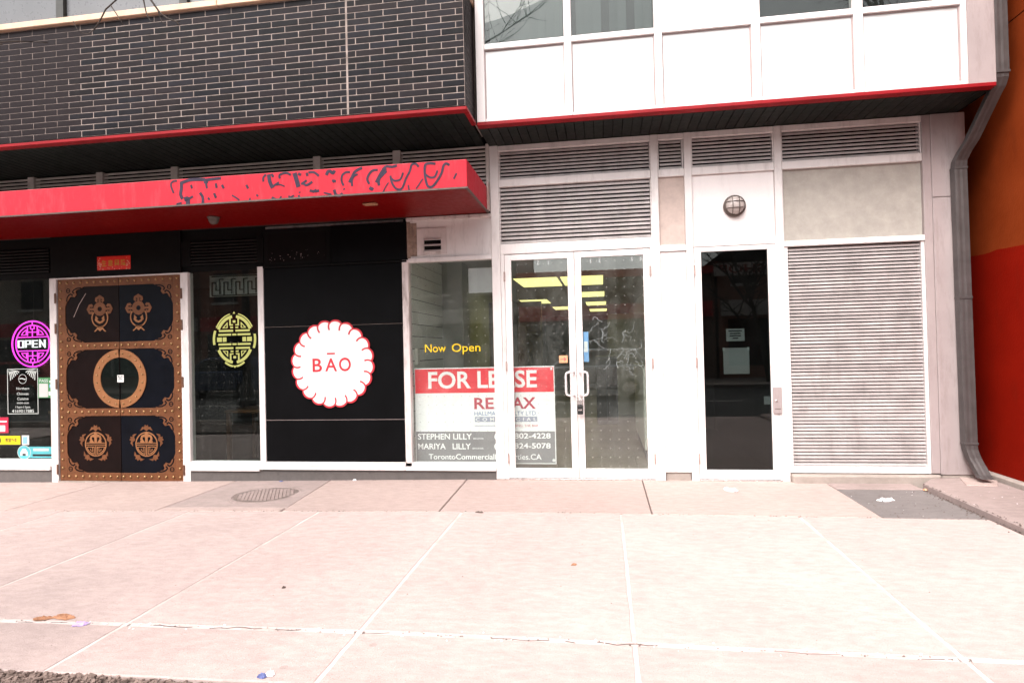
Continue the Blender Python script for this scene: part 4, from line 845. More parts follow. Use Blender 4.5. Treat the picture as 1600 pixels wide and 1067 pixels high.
# pale yellow fret sign in the middle window
yel = thing('fret_sign', (-4.54, 0.05, 1.35), 'pale yellow round fretwork sign hanging in the middle window', 'sign')
yc = (-4.54, 1.685); yy = 0.06
def yr(pts, w=0.028, name='fret_piece', closed=False): MB().ribbon(pts, w, yy-0.004, yy+0.004, closed).build(name, 'neon_yellow', yel)
for a0, a1 in ((27, 83), (97, 153), (207, 263), (277, 333)): yr(arc(yc[0], yc[1], 0.240, 0.285, a0, a1, 10), 0.034)
for sz in (1, -1):
    for s in (-1, 1):
        yr([(yc[0]+s*0.215, yc[1]+sz*0.060), (yc[0]+s*0.045, yc[1]+sz*0.060)], 0.024)
        yr([(yc[0]+s*0.205, yc[1]+sz*0.108), (yc[0]+s*0.018, yc[1]+sz*0.108)], 0.024)
        yr([(yc[0]+s*0.018, yc[1]+sz*0.148), (yc[0]+s*0.052, yc[1]+sz*0.148)], 0.018)
        yr([(yc[0]+s*0.018, yc[1]+sz*0.180), (yc[0]+s*0.055, yc[1]+sz*0.180), (yc[0]+s*0.055, yc[1]+sz*0.265)], 0.016)
        yr([(yc[0]+s*0.095, yc[1]+sz*0.145), (yc[0]+s*0.150, yc[1]+sz*0.145), (yc[0]+s*0.095, yc[1]+sz*0.205), (yc[0]+s*0.095, yc[1]+sz*0.145)], 0.010)
    yr([(yc[0]-0.026, yc[1]+sz*0.060), (yc[0]+0.026, yc[1]+sz*0.060)], 0.022)
    yr([(yc[0]-0.016, yc[1]+sz*0.222), (yc[0]+0.016, yc[1]+sz*0.222)], 0.030)
for s in (-1, 1):
    yr([(yc[0]+s*0.11, yc[1]), (yc[0]+s*0.155, yc[1])], 0.055); yr([(yc[0]+s*0.172, yc[1]), (yc[0]+s*0.232, yc[1])], 0.055)
    yr(arc(yc[0], yc[1], 0.278, 0.30, (0 if s > 0 else 180)-22, (0 if s > 0 else 180)+12, 6), 0.026, 'outer_arc')
    yr(arc(yc[0], yc[1], 0.272, 0.322, 90-s*12, 90-s*62, 8), 0.012, 'outer_arc')
yr(arc(yc[0], yc[1], 0.24, 0.335, 238, 264, 6), 0.022, 'outer_arc'); yr(arc(yc[0], yc[1], 0.24, 0.335, 276, 302, 6), 0.022, 'outer_arc')
MB().prism([(yc[0]-0.026, 1.36), (yc[0]+0.026, 1.36), (yc[0], 1.33)], yy-0.004, yy+0.004).build('drop', 'neon_yellow', yel)
MB().prism([(yc[0]-0.014, 2.005), (yc[0]+0.014, 2.005), (yc[0], 2.03)], yy-0.004, yy+0.004).build('drop', 'neon_yellow', yel)
MB().tube([(yc[0], yy, 2.02), (yc[0], yy, 2.93)], 0.0015, 4).build('hanging_wire', 'lamp_metal', yel)
# red banner above the copper door
ban = bx('red_banner', -6.358, -5.884, -0.0335, -0.0305, 2.607, 2.780, 'banner_red', None, label='small red paper banner with gold Chinese characters above the copper door', cat='banner')
for k, ch in enumerate('生意興隆'): text('character', ch, -6.295+k*0.092, -6.225+k*0.092, 2.655, 2.735, -0.0342, 'banner_gold', ban, bold=0.01)
bc_ = MB()
for k in range(42):
    x = random.choice([random.uniform(-6.352, -6.30), random.uniform(-5.945, -5.89), random.uniform(-6.35, -5.89)]); z = random.uniform(2.612, 2.64) if -6.29 < x < -5.95 else random.uniform(2.612, 2.775)
    s = random.uniform(0.004, 0.011); bc_.prism([(x-s, z), (x, z-s), (x+s, z), (x, z+s)], -0.0341, -0.0337)
bc_.build('flower_print', 'banner_pale', ban)
# window lettering and stickers of the left window (inside face of the glass)
yi = -0.0015
dec = thing('window_decal', (-7.505, yi, 0.79), 'white outlined window decal with opening hours and phone number', 'decal')
MB().ribbon([(-7.73, 0.79), (-7.28, 0.79), (-7.28, 1.372), (-7.73, 1.372)], 0.009, yi-0.001, yi, True).build('outline', 'decal_white', dec)
MB().ribbon(circ(-7.505, 1.242, 0.058, 0.060, 20), 0.006, yi-0.001, yi, True).ribbon([(-7.55, 1.245), (-7.515, 1.25), (-7.48, 1.238), (-7.46, 1.24)], 0.014, yi-0.001, yi).build('emblem', 'decal_white', dec)
for s in (-1, 1):
    cxx = -7.505+s*0.215
    lf = MB()
    for k in range(6):
        a = R(100+28*k) if s > 0 else R(80-28*k)
        lf.ribbon([(cxx+0.0*s, 1.362), (cxx+math.cos(a)*0.07, 1.362-abs(math.sin(a))*0.05-0.012*k), (cxx+math.cos(a)*0.12, 1.345-abs(math.sin(a))*0.10-0.010*k)] if False else [(cxx, 1.365), (cxx-s*(0.03+0.022*k), 1.355-0.010*(6-k)), (cxx-s*(0.035+0.026*k), 1.345-0.020*(6-k))], 0.013, yi-0.001, yi)
    lf.build('palm_print', 'decal_white', dec)
for t_, z0, z1, hw in (('Northern', 1.103, 1.135, 0.095), ('Chinese', 1.033, 1.068, 0.088), ('Cuisine', 0.968, 1.003, 0.084), ('mon-sun', 0.918, 0.938, 0.088), ('11am-11pm', 0.855, 0.892, 0.108), ('4169017885', 0.805, 0.845, 0.165)):
    text('lettering', t_, -7.505-hw, -7.505+hw, z0, z1, yi-0.001, 'decal_white', dec, bold=0.008)
pas = bx('inspection_notice', -7.272, -7.062, yi-0.001, yi, 0.992, 1.255, 'pass_green', None, label='green and white PASS notice stuck in the far left window', cat='notice')
text('lettering', 'PASS', -7.255, -7.125, 1.195, 1.235, yi-0.0016, 'decal_white', pas, bold=0.02)
bx('white_field', -7.262, -7.128, yi-0.0016, yi-0.0012, 1.002, 1.178, 'paper_grey', pas); bx('payment_label', -7.105, -7.068, yi-0.0016, yi-0.0012, 1.19, 1.215, 'paper', pas); bx('payment_label', -7.105, -7.068, yi-0.0016, yi-0.0012, 1.125, 1.165, 'sticker_blue', pas); bx('payment_label', -7.12, -7.066, yi-0.0016, yi-0.0012, 1.025, 1.075, 'paper', pas)
rs = bx('window_sticker', -7.99, -7.727, yi-0.001, yi, 0.54, 0.745, 'sticker_red', None, label='crimson sticker at the left edge of the far left window', cat='sticker', group='window stickers')
bx('white_field', -7.96, -7.775, yi-0.0016, yi-0.0012, 0.56, 0.64, 'paper', rs); bx('text_line', -7.93, -7.75, yi-0.0016, yi-0.0012, 0.68, 0.70, 'paper', rs)
ys = bx('window_sticker', -7.93, -7.545, yi-0.001, yi, 0.385, 0.508, 'sticker_yellow', None, label='yellow sticker with black Chinese lettering in the far left window', cat='sticker', group='window stickers')
text('lettering', '熊猫外卖', -7.775, -7.60, 0.42, 0.475, yi-0.0016, 'ink', ys, bold=0.012)
MB().ribbon([(-7.93, 0.385), (-7.545, 0.385), (-7.545, 0.508), (-7.93, 0.508)], 0.010, yi-0.0017, yi-0.0012, True).prism(circ(-7.885, 0.445, 0.045, 0.05, 16), yi-0.0017, yi-0.0012).build('black_print', 'ink', ys)
bs = bx('window_sticker', -7.528, -7.42, yi-0.001, yi, 0.385, 0.508, 'paper', None, label='small white and blue sticker beside the yellow one', cat='sticker', group='window stickers')
bx('blue_print', -7.515, -7.445, yi-0.0016, yi-0.0012, 0.40, 0.49, 'sticker_blue', bs)
ts = bx('window_sticker', -7.43, -7.05, yi-0.001, yi, 0.217, 0.362, 'sticker_teal', None, label='teal sticker with round end at the bottom right of the far left window', cat='sticker', group='window stickers')
MB().prism(circ(-7.495, 0.288, 0.098, 0.09, 24), yi-0.0018, yi-0.0012).build('round_end', 'sticker_teal', ts); MB().ribbon(circ(-7.495, 0.288, 0.097, 0.089, 24), 0.008, yi-0.0022, yi-0.0019, True).build('outline', 'decal_white', ts)
MB().prism([(-7.552, 0.245), (-7.438, 0.245), (-7.442, 0.29), (-7.475, 0.335), (-7.515, 0.335), (-7.548, 0.29)], yi-0.0024, yi-0.0019).build('rice_ball_print', 'paper', ts); bx('dark_print', -7.52, -7.47, yi-0.003, yi-0.0025, 0.245, 0.272, 'ink', ts)
bx('text_line', -7.36, -7.13, yi-0.0018, yi-0.0012, 0.305, 0.34, 'decal_white', ts); bx('text_line', -7.37, -7.07, yi-0.0018, yi-0.0012, 0.238, 0.265, 'black_plastic', ts)
pl_ = bx('door_label', -6.092, -6.000, -0.0388, -0.0382, 1.18, 1.272, 'paper', None, label='small white label stuck on the round window of the copper door', cat='label')
MB().box(-6.075, -6.02, -0.0396, -0.039, 1.215, 1.222).box(-6.075, -6.03, -0.0396, -0.039, 1.235, 1.242).box(-6.078, -6.06, -0.0396, -0.039, 1.245, 1.262).box(-6.045, -6.015, -0.0396, -0.039, 1.248, 1.258).build('print', 'ink', pl_)
# NOW OPEN lettering
no = thing('window_lettering', (-1.74, -0.003, 1.43), 'yellow Now Open lettering on the vacant shop window', 'lettering')
text('word', 'Now', -2.076, -1.822, 1.468, 1.562, -0.0015, 'yellow_text', no, bold=0.004); text('word', 'Open', -1.752, -1.412, 1.437, 1.562, -0.0015, 'yellow_text', no, bold=0.004)
# FOR LEASE board behind the glass
ls = thing('lease_sign', (-1.41, 0.09, 0.15), 'large red white and grey FOR LEASE board behind the shop glass', 'sign')
yl = 0.075; bx('board', -2.236, -0.566, yl, yl+0.008, 0.152, 1.280, 'lease_pale', ls, 0.001)
bx('red_field', -2.228, -0.576, yl-0.0012, yl-0.0004, 0.982, 1.267, 'lease_red', ls); bx('grey_field', -2.228, -0.576, yl-0.0012, yl-0.0004, 0.162, 0.530, 'lease_grey', ls)
def lt_(s_, x0, x1, z0, z1, mat, bold=0.012, sp=1.0): text('lettering', s_, x0, x1, z0, z1, yl-0.0018, mat, ls, bold=bold, spacing=sp)
lt_('FOR LEASE', -2.066, -0.770, 1.034, 1.237, 'sign_white', 0.022); lt_('RE', -1.515, -1.282, 0.790, 0.923, 'remax_red', 0.022); lt_('/', -1.275, -1.215, 0.790, 0.923, 'remax_blue', 0.02); lt_('MAX', -1.205, -0.789, 0.790, 0.923, 'remax_red', 0.022)
lt_('HALLMARK REALTY LTD.', -1.515, -0.777, 0.715, 0.762, 'remax_blue', 0.0); bx('bar', -1.511, -0.775, yl-0.0014, yl-0.0004, 0.640, 0.700, 'com_grey', ls)
lt_('COMMERCIAL', -1.50, -0.787, 0.650, 0.690, 'sign_white', 0.008, 1.8); lt_('RAISING. THE BAR', -1.10, -0.765, 0.580, 0.609, 'remax_red', 0.004); bx('text_line', -1.515, -1.25, yl-0.0014, yl-0.0004, 0.591, 0.599, 'com_grey', ls)
lt_('STEPHEN LILLY', -2.207, -1.552, 0.436, 0.506, 'sign_white', 0.016); lt_('MARIYA   LILLY', -2.207, -1.567, 0.322, 0.390, 'sign_white', 0.016); lt_('(416)802-4228', -1.284, -0.626, 0.428, 0.508, 'sign_white', 0.014); lt_('(416)824-5078', -1.287, -0.629, 0.312, 0.394, 'sign_white', 0.014)
lt_('BROKER', -1.535, -1.412, 0.437, 0.455, 'sign_white', 0.0); lt_('BROKER', -1.547, -1.414, 0.323, 0.340, 'sign_white', 0.0); lt_('TorontoCommercialProperties.CA', -2.078, -0.736, 0.183, 0.266, 'sign_white', 0.008)
MB().lathe([(0.014, 0), (0.014, 0.006)], (-0.60, yl, 1.245), 'y', 10).build('fixing', 'paper', ls); MB().lathe([(0.018, 0), (0.018, 0.006)], (-0.595, yl, 0.195), 'y', 10).build('fixing', 'paper', ls)
# papers
bx('paper_sheet', -1.545, -1.262, 0.05, 0.052, 2.150, 2.44, 'paper_grey', None, label='plain sheet of paper taped high inside the vacant shop window', cat='paper')
o_ = bx('door_sticker', -0.50, -0.403, -0.0285, -0.0275, 1.315, 1.398, 'sticker_orange', None, label='small orange square sticker on the left leaf of the double door', cat='sticker')
MB().ribbon([(-0.485, 1.355), (-0.425, 1.355)], 0.008, -0.0292, -0.0287).ribbon([(-0.445, 1.375), (-0.425, 1.355), (-0.445, 1.335)], 0.008, -0.0296, -0.0293).build('arrow_print', 'remax_red', o_)
b_ = bx('hours_strip', -0.222, -0.165, -0.0148, -0.0138, 1.32, 1.66, 'sticker_blue', None, label='narrow blue and white strip inside the right door leaf above its handle', cat='sticker'); bx('white_field', -0.215, -0.175, -0.0155, -0.0149, 1.43, 1.55, 'paper', b_)
n1 = bx('paper_notice', 1.330, 1.521, -0.0140, -0.0128, 1.514, 1.649, 'paper_grey', None, label='small printed notice taped on the dark single door, above the larger one', cat='notice')
for z, w_ in ((1.625, 0.07), (1.597, 0.055), (1.572, 0.06), (1.545, 0.03)): bx('text_line', 1.425-w_, 1.425+w_, -0.0148, -0.0143, z-0.006, z+0.006, 'ink', n1)
n2 = bx('paper_notice', 1.293, 1.564, -0.0140, -0.0128, 1.157, 1.441, 'paper_grey', None, label='larger blank white notice taped on the dark single door', cat='notice')
for x in (1.30, 1.555): bx('tape', x-0.012, x+0.012, -0.0148, -0.0143, 1.41, 1.445, 'paper', n2)
bx('paper_notice', 1.705, 1.773, -0.0140, -0.0128, 0.822, 0.911, 'paper_grey', None, label='tiny grey card at the right edge of the dark single door glass', cat='notice')
# padlock and lock box hanging from the double door handle
pk = thing('padlock', (-0.272, -0.115, 0.74), 'black lock box and padlock hanging from the double door handle', 'padlock')
MB().tube([(-0.29+0.0*k, -0.12, 0.90) for k in range(1)]+[(-0.298, -0.12, 0.94), (-0.288, -0.12, 0.962), (-0.262, -0.12, 0.965), (-0.248, -0.12, 0.945), (-0.248, -0.12, 0.90)], 0.006, 8).build('shackle', 'steel', pk, smooth=True)
bx('lock_body', -0.308, -0.238, -0.140, -0.10, 0.845, 0.905, 'steel', pk, 0.006); bx('key_box', -0.306, -0.240, -0.148, -0.095, 0.742, 0.842, 'black_plastic', pk, 0.008); bx('dial_window', -0.295, -0.25, -0.1505, -0.1485, 0.785, 0.80, 'steel', pk)

# ================================================================== LAMP, DOWNSPOUT, NEIGHBOUR
wl_ = thing('wall_lamp', (1.448, -0.02, 2.98), 'round caged bulkhead lamp on the white panel above the single door', 'wall lamp')
LC = (1.448, -0.0205, 2.982)
MB().lathe([(0.116, 0.0), (0.118, 0.03), (0.108, 0.045), (0.096, 0.047)], LC, 'y', 28).build('housing', 'lamp_metal', wl_, smooth=True)
MB().lathe([(0.097, 0.046), (0.092, 0.075), (0.075, 0.098), (0.045, 0.112), (0.008, 0.117)], LC, 'y', 28).build('lens', 'lens', wl_, smooth=True)
for o in (-0.035, 0.035):
    for hv in (0, 1):
        pts = []
        for k in range(9):
            t = -0.098+0.196*k/8; d2 = t*t+o*o
            yy_ = LC[1]-0.05-0.075*math.sqrt(max(0.0, 1-d2/0.0115))
            pts.append((LC[0]+(t if hv else o), yy_, LC[2]+(o if hv else t)))
        MB().tube(pts, 0.0042, 6).build('cage_bar', 'lamp_metal', wl_, smooth=True)
dp = thing('downspout', (3.66, -0.16, 0.06), 'grey metal downspout with elbows in the corner by the orange wall', 'downspout')
def pipe_run(name, pts, w, d, nseg=None):
    mb = MB(); P_ = [Vector(p) for p in pts]; v = []
    for i, p in enumerate(P_):
        for sx_, sy_ in ((-1, -1), (-0.6, -1.05), (-0.2, -1), (0.2, -1.05), (0.6, -1), (1, -1), (1, 1), (-1, 1)):
            v.append((p.x+sx_*w/2, p.y+sy_*d/2*(1.0), p.z))
    n = 8; fs = []
    for i in range(len(P_)-1):
        for k in range(n): fs.append((i*n+k, i*n+(k+1) % n, (i+1)*n+(k+1) % n, (i+1)*n+k))
    fs += [tuple(range(n-1, -1, -1)), tuple((len(P_)-1)*n+k for k in range(n))]
    mb.add(v, fs); return mb.build(name, 'pipe', dp, 0.002)
pipe_run('upper_pipe', [(3.768, -0.60, 7.0), (3.768, -0.60, 5.3), (3.768, -0.60, 3.99)], 0.118, 0.085)
pipe_run('elbow', [(3.768, -0.60, 3.985), (3.767, -0.595, 3.93), (3.76, -0.565, 3.86), (3.745, -0.52, 3.80), (3.685, -0.27, 3.46), (3.655, -0.18, 3.36), (3.640, -0.135, 3.29), (3.638, -0.125, 3.22)], 0.112, 0.085)
pipe_run('lower_pipe', [(3.636, -0.125, 3.225), (3.645, -0.125, 1.5), (3.652, -0.125, 0.42)], 0.118, 0.088)
pipe_run('foot_elbow', [(3.652, -0.127, 0.425), (3.656, -0.13, 0.36), (3.672, -0.15, 0.28), (3.692, -0.19, 0.20), (3.70, -0.25, 0.13), (3.69, -0.31, 0.10)], 0.112, 0.088)
for z, y, x in ((3.98, -0.60, 3.768), (3.22, -0.125, 3.637), (0.42, -0.127, 3.652), (1.9, -0.125, 3.643)): bx('strap', x-0.062, x+0.062, y-0.052, y+0.045, z-0.012, z+0.012, 'pipe', dp, 0.002)
NB = thing('orange_building', (7.0, -0.2, 0.0), 'neighbouring building with orange stucco side wall painted dark red below', 'building')
bx('wall', 3.95, 12.0, -1.95, 12, 0.10, 4.515, 'orange_wall', NB); bx('wall', 3.95, 12.0, -1.95, 12, 4.527, 8.0, 'orange_wall', NB); bx('wall_joint', 3.956, 11.99, -1.94, 11.9, 4.514, 4.528, 'void', NB)
MB().box(3.88, 12.0, -2.0, 12, -0.3, 0.098).build('base_course', 'kerb', NB, 0.012)
fw_ = bx('window', 5.2, 8.6, -1.958, -1.945, 0.8, 2.6, 'far_glass', NB); bx('sill', 5.1, 8.7, -2.03, -1.96, 0.72, 0.798, 'far_trim', fw_)
fd_ = bx('door', 9.4, 10.4, -1.975, -1.945, 0.1, 2.3, 'far_roof', NB); bx('handle', 9.5, 9.53, -2.02, -1.976, 1.0, 1.25, 'steel', fd_)
bx('gap_shade', 3.742, 3.95, 0.40, 0.5, 0.0, 3.9, 'void', BLD)  # near-black sheet closing the gap; the shade there is put into its colour

# ================================================================== INSIDE THE VACANT SHOP
k_ = 0
for x0, x1, y0 in ((-1.55, -0.78, 3.75), (-0.72, 0.02, 3.75), (-0.50, 0.05, 6.9), (-0.45, 0.10, 10.0), (-0.42, 0.14, 13.2), (-2.1, -1.4, 8.6), (-1.5, -0.9, 11.6)):
    d_ = 1.5 if k_ < 2 else 1.3
    labs = ['nearest lit ceiling light panel seen through the left door leaf', 'nearest lit ceiling light panel seen through the right door leaf', 'second lit ceiling panel back in the row seen through the right leaf', 'third lit ceiling panel back in the row seen through the right leaf', 'farthest lit ceiling panel in the row seen through the right leaf', 'lit ceiling panel farther back on the left of the vacant shop', 'small lit ceiling panel deep in the shop behind the left leaf']
    t_ = thing('ceiling_light', ((x0+x1)/2, y0+d_/2, 2.75), labs[k_], 'ceiling light', 'lit ceiling lights of the vacant shop')
    bx('housing', x0-0.03, x1+0.03, y0-0.03, y0+d_+0.03, 2.725, 2.749, 'room_ceiling', t_); bx('diffuser', x0, x1, y0, y0+d_, 2.715, 2.7245, 'troffer', t_); k_ += 1
ct = thing('shop_counter', (0.72, 2.0, 0.0), 'pale counter with grey base inside the vacant shop behind the right leaf', 'counter')
bx('counter_body', 0.50, 0.92, 1.15, 3.4, 0.13, 1.2, 'counter_white', ct, 0.004); bx('counter_base', 0.52, 0.92, 1.18, 3.4, 0.005, 0.128, 'grey_box', ct)
cb = thing('storage_cabinet', (0.1, 5.2, 0.0), 'dark grey cabinet standing at the back of the vacant shop', 'cabinet')
bx('cabinet_body', -0.15, 0.25, 4.9, 5.4, 0.006, 1.3, 'grey_box', cb, 0.004); bx('cabinet_door', -0.14, 0.04, 4.885, 4.899, 0.08, 1.26, 'dim_room', cb); bx('cabinet_door', 0.05, 0.24, 4.885, 4.899, 0.08, 1.26, 'dim_room', cb)
for x, y, lab in ((-4.75, 1.1, 'dark wooden dining table behind the middle window'), (-7.6, 1.2, 'dark wooden dining table behind the far left window')):
    t_ = thing('dining_table', (x, y, -0.02), lab, 'table', 'restaurant tables')
    bx('table_top', x-0.4, x+0.4, y-0.35, y+0.35, 0.70, 0.74, 'table_wood', t_, 0.004)
    for sx_ in (-1, 1):
        for sy_ in (-1, 1): bx('leg', x+sx_*0.36-0.025, x+sx_*0.36+0.025, y+sy_*0.31-0.025, y+sy_*0.31+0.025, -0.02, 0.70, 'table_wood', t_)

# ================================================================== LITTER
def crumple(name, x, y, w, h, mat, label, cat, z=None, seed=0, flat=0.35):
    """thin creased scrap: a ragged sheet folded into ridges that rests on the ground"""
    rnd = random.Random(seed); z = gz(x) if z is None else z; n = 9; V = []; F = []; rot = rnd.uniform(-0.5, 0.5)
    top = min(w, h)*flat
    for i in range(n):
        for j in range(n):
            u, v = i/(n-1)*2-1, j/(n-1)*2-1
            e = 1+0.35*mnoise.noise((u*1.5+seed*3.1, v*1.5, 0.3))
            q = 1-0.22*u*u*v*v; hh = abs(mnoise.noise((u*2.2+seed*7.7, v*2.2+3.3, 1.1)))*2.2+abs(mnoise.noise((u*5+seed, v*5, 4.1)))*0.7
            ed = (1-max(abs(u), abs(v))**4*0.75)
            px, py = u*w*e*q, v*h*e*q
            V.append((px*math.cos(rot)-py*math.sin(rot), px*math.sin(rot)+py*math.cos(rot), 0.0015+top*hh*ed))
    m = len(V); V += [(p[0], p[1], max(0.0, p[2]-0.0012)) for p in V]
    for i in range(n-1):
        for j in range(n-1):
            k = i*n+j
            if rnd.random() < 0.06 and (i in (0, n-2) or j in (0, n-2)): continue
            F += [(k, k+n, k+n+1, k+1), (m+k, m+k+1, m+k+n+1, m+k+n)]
    me = bpy.data.meshes.new(name); me.from_pydata(V, [], F); me.materials.append(MATS[mat])
    return place(name, me, (x, y, z), None, label, cat)
crumple('tissue', 1.237, -0.52, 0.075, 0.04, 'tissue', 'crumpled white tissue on the pavement before the single door', 'litter', seed=1, flat=0.8)
crumple('tissue', 2.57, -0.80, 0.085, 0.05, 'tissue', 'flattened white tissue on the dark asphalt patch', 'litter', z=-0.008, seed=2)
crumple('dead_leaf', -0.236, -2.76, 0.018, 0.022, 'leaf_litter', 'single small brown leaf on the pale middle slab', 'leaf', seed=3)
crumple('paper_scrap', -3.17, -3.80, 0.075, 0.036, 'leaf_litter', 'crumpled brown paper bag scrap on the lower left slab', 'litter', seed=4)
crumple('paper_scrap', -3.29, -3.83, 0.06, 0.022, 'leaf_litter', 'thin brown paper strip left of the crumpled brown scrap', 'litter', seed=5, flat=0.5)
crumple('paper_scrap', -2.985, -3.885, 0.04, 0.026, 'tissue_purple', 'lilac crumpled tissue by the cement joint at lower left', 'litter', seed=6, flat=0.6)
crumple('candy_wrapper', -1.60, -4.34, 0.024, 0.018, 'wrapper_blue', 'blue candy wrapper at the edge of the mulch', 'litter', seed=7, flat=0.8)
crumple('paper_scrap', -1.575, -4.32, 0.022, 0.02, 'tissue', 'white paper scrap beside the blue candy wrapper', 'litter', seed=8, flat=0.8)
crumple('paper_scrap', -2.95, -0.07, 0.02, 0.02, 'tissue', 'tiny white paper scrap against the grey plinth below the black panel', 'litter', seed=9, flat=0.8)
crumple('paper_scrap', -3.86, -0.10, 0.02, 0.015, 'wrapper_blue', 'tiny blue scrap against the grey plinth by the manhole', 'litter', seed=10, flat=0.8)
crumple('dead_leaf', 3.13, -0.40, 0.05, 0.03, 'sticker_orange', 'pale dry leaf where the raised slab meets the asphalt patch', 'leaf', seed=11, flat=0.6)
crumple('pebble', -2.065, -3.30, 0.012, 0.012, 'stain', 'small dark pebble on the pale slab left of centre', 'pebble', seed=12, flat=0.8)
crumple('twig_scrap', -1.16, -1.475, 0.045, 0.018, 'stain', 'dark clot of dirt on the long pavement joint near the double door', 'dirt', seed=13, flat=0.4)
gr = MB(); rr = random.Random(5)
def grit(n, fx, s0, s1):
    for _ in range(n):
        x, y = fx(); s = rr.uniform(s0, s1); a = rr.uniform(0, 6.3); z = gz(x)-0.001
        if x > 3.11: z = 0.05
        v = [(x+math.cos(a+k*1.57)*s*(1 if k % 2 else 0.6), y+math.sin(a+k*1.57)*s*(1 if k % 2 else 0.6), z) for k in range(4)]
        gr.add(v+[(x, y, z+s*0.6)], [(0, 1, 4), (1, 2, 4), (2, 3, 4), (3, 0, 4)])
grit(260, lambda: (rr.uniform(-6, 3.1), -1.435+rr.gauss(0, 0.012)), 0.003, 0.010)
grit(160, lambda: (rr.uniform(-4, 3.1), -3.862+rr.gauss(0, 0.012)), 0.002, 0.007)
grit(170, lambda: (rr.uniform(-7, 3.0), rr.uniform(-4.3, -0.1)), 0.002, 0.007)
grit(160, lambda: (3.10+rr.gauss(0, 0.025), rr.uniform(-2.0, -0.35)), 0.004, 0.014)
grit(90, lambda: (rr.uniform(2.3, 3.1), rr.uniform(-1.4, -0.4)), 0.003, 0.010)
grit(120, lambda: (rr.uniform(-8, 3.3), -0.075+rr.gauss(0, 0.012)), 0.003, 0.009)
gr.build('grit', 'stain', label='dark grit and crumbs scattered along the pavement joints', cat='grit', kind='stuff')
ck = MB(); x = -5.0
while x < 3.0:
    n = rr.randint(2, 7); pts = []
    for k in range(n): pts.append((x+k*0.05, -3.862+rr.gauss(0, 0.006)))
    w_ = rr.uniform(0.003, 0.008)
    for (xa, ya), (xb, yb_) in zip(pts[:-1], pts[1:]): ck.add([(xa, ya-w_/2, gz(xa)-0.002), (xb, yb_-w_/2, gz(xb)-0.002), (xb, yb_+w_/2, gz(xb)-0.002), (xa, ya+w_/2, gz(xa)-0.002)], [(0, 1, 2, 3)])
    x += n*0.05+rr.choice([0.03, 0.06, 0.3, 0.5])
ck.build('joint_crack', 'stain', sidewalk, kind='stuff')
pg = MB(); gr2, gr = gr, pg
grit(12, lambda: (rr.uniform(2.3, 3.1), rr.uniform(-1.4, -0.4)), 0.002, 0.007); grit(30, lambda: (rr.uniform(3.12, 3.85), rr.uniform(-1.2, -0.1)), 0.003, 0.010); grit(70, lambda: (rr.uniform(-3, 3), -3.862+rr.gauss(0, 0.03)), 0.003, 0.012)
pg.build('cement_crumbs', 'tissue', label='pale crumbs scattered on the asphalt patch and cement joints', cat='grit', kind='stuff')

# ================================================================== STREET TREES
def tree(loc, h, seed, label, spread=1.0, extra=None, lvl=5):
    rnd = random.Random(seed); t = thing('street_tree', loc, label, 'tree', 'bare street trees')
    trunk, crown = MB(), MB(); L0 = Vector(loc)
    def grow(p, d, ln, r, lv):
        pts = [p]; q = p.copy(); dd = d.copy(); n = 4 if lv > 1 else 3
        for i in range(n):
            dd = (dd+Vector((rnd.uniform(-1, 1), rnd.uniform(-1, 1), rnd.uniform(-0.6, 0.9)))*(0.16 if lv > 3 else 0.26)).normalized()
            q = q+dd*ln/n; pts.append(q.copy())
        (trunk if lv == lvl else crown).tube(pts, r, 7 if lv > 3 else (5 if lv > 1 else 4), max(r*0.55, 0.0025))
        if lv == 0: return
        for k in range(3 if lv > 1 else 4):
            i = rnd.randint(2 if lv == lvl else 1, n); a = rnd.uniform(0, 6.28)
            sd = Vector((math.cos(a), math.sin(a), rnd.uniform(-0.15, 0.7))).normalized()
            grow(pts[i], (dd*0.55+sd*0.8*spread).normalized(), ln*rnd.uniform(0.55, 0.75), max(r*0.52, 0.003), lv-1)
        grow(pts[-1], dd, ln*0.72, max(r*0.55, 0.003), lv-1)
    grow(L0, Vector((0, 0, 1)), h*0.38, h*0.017, lvl)
    if extra: extra(crown)
    trunk.build('trunk', 'bark', t, smooth=True); crown.build('crown', 'bark', t, smooth=True); return t
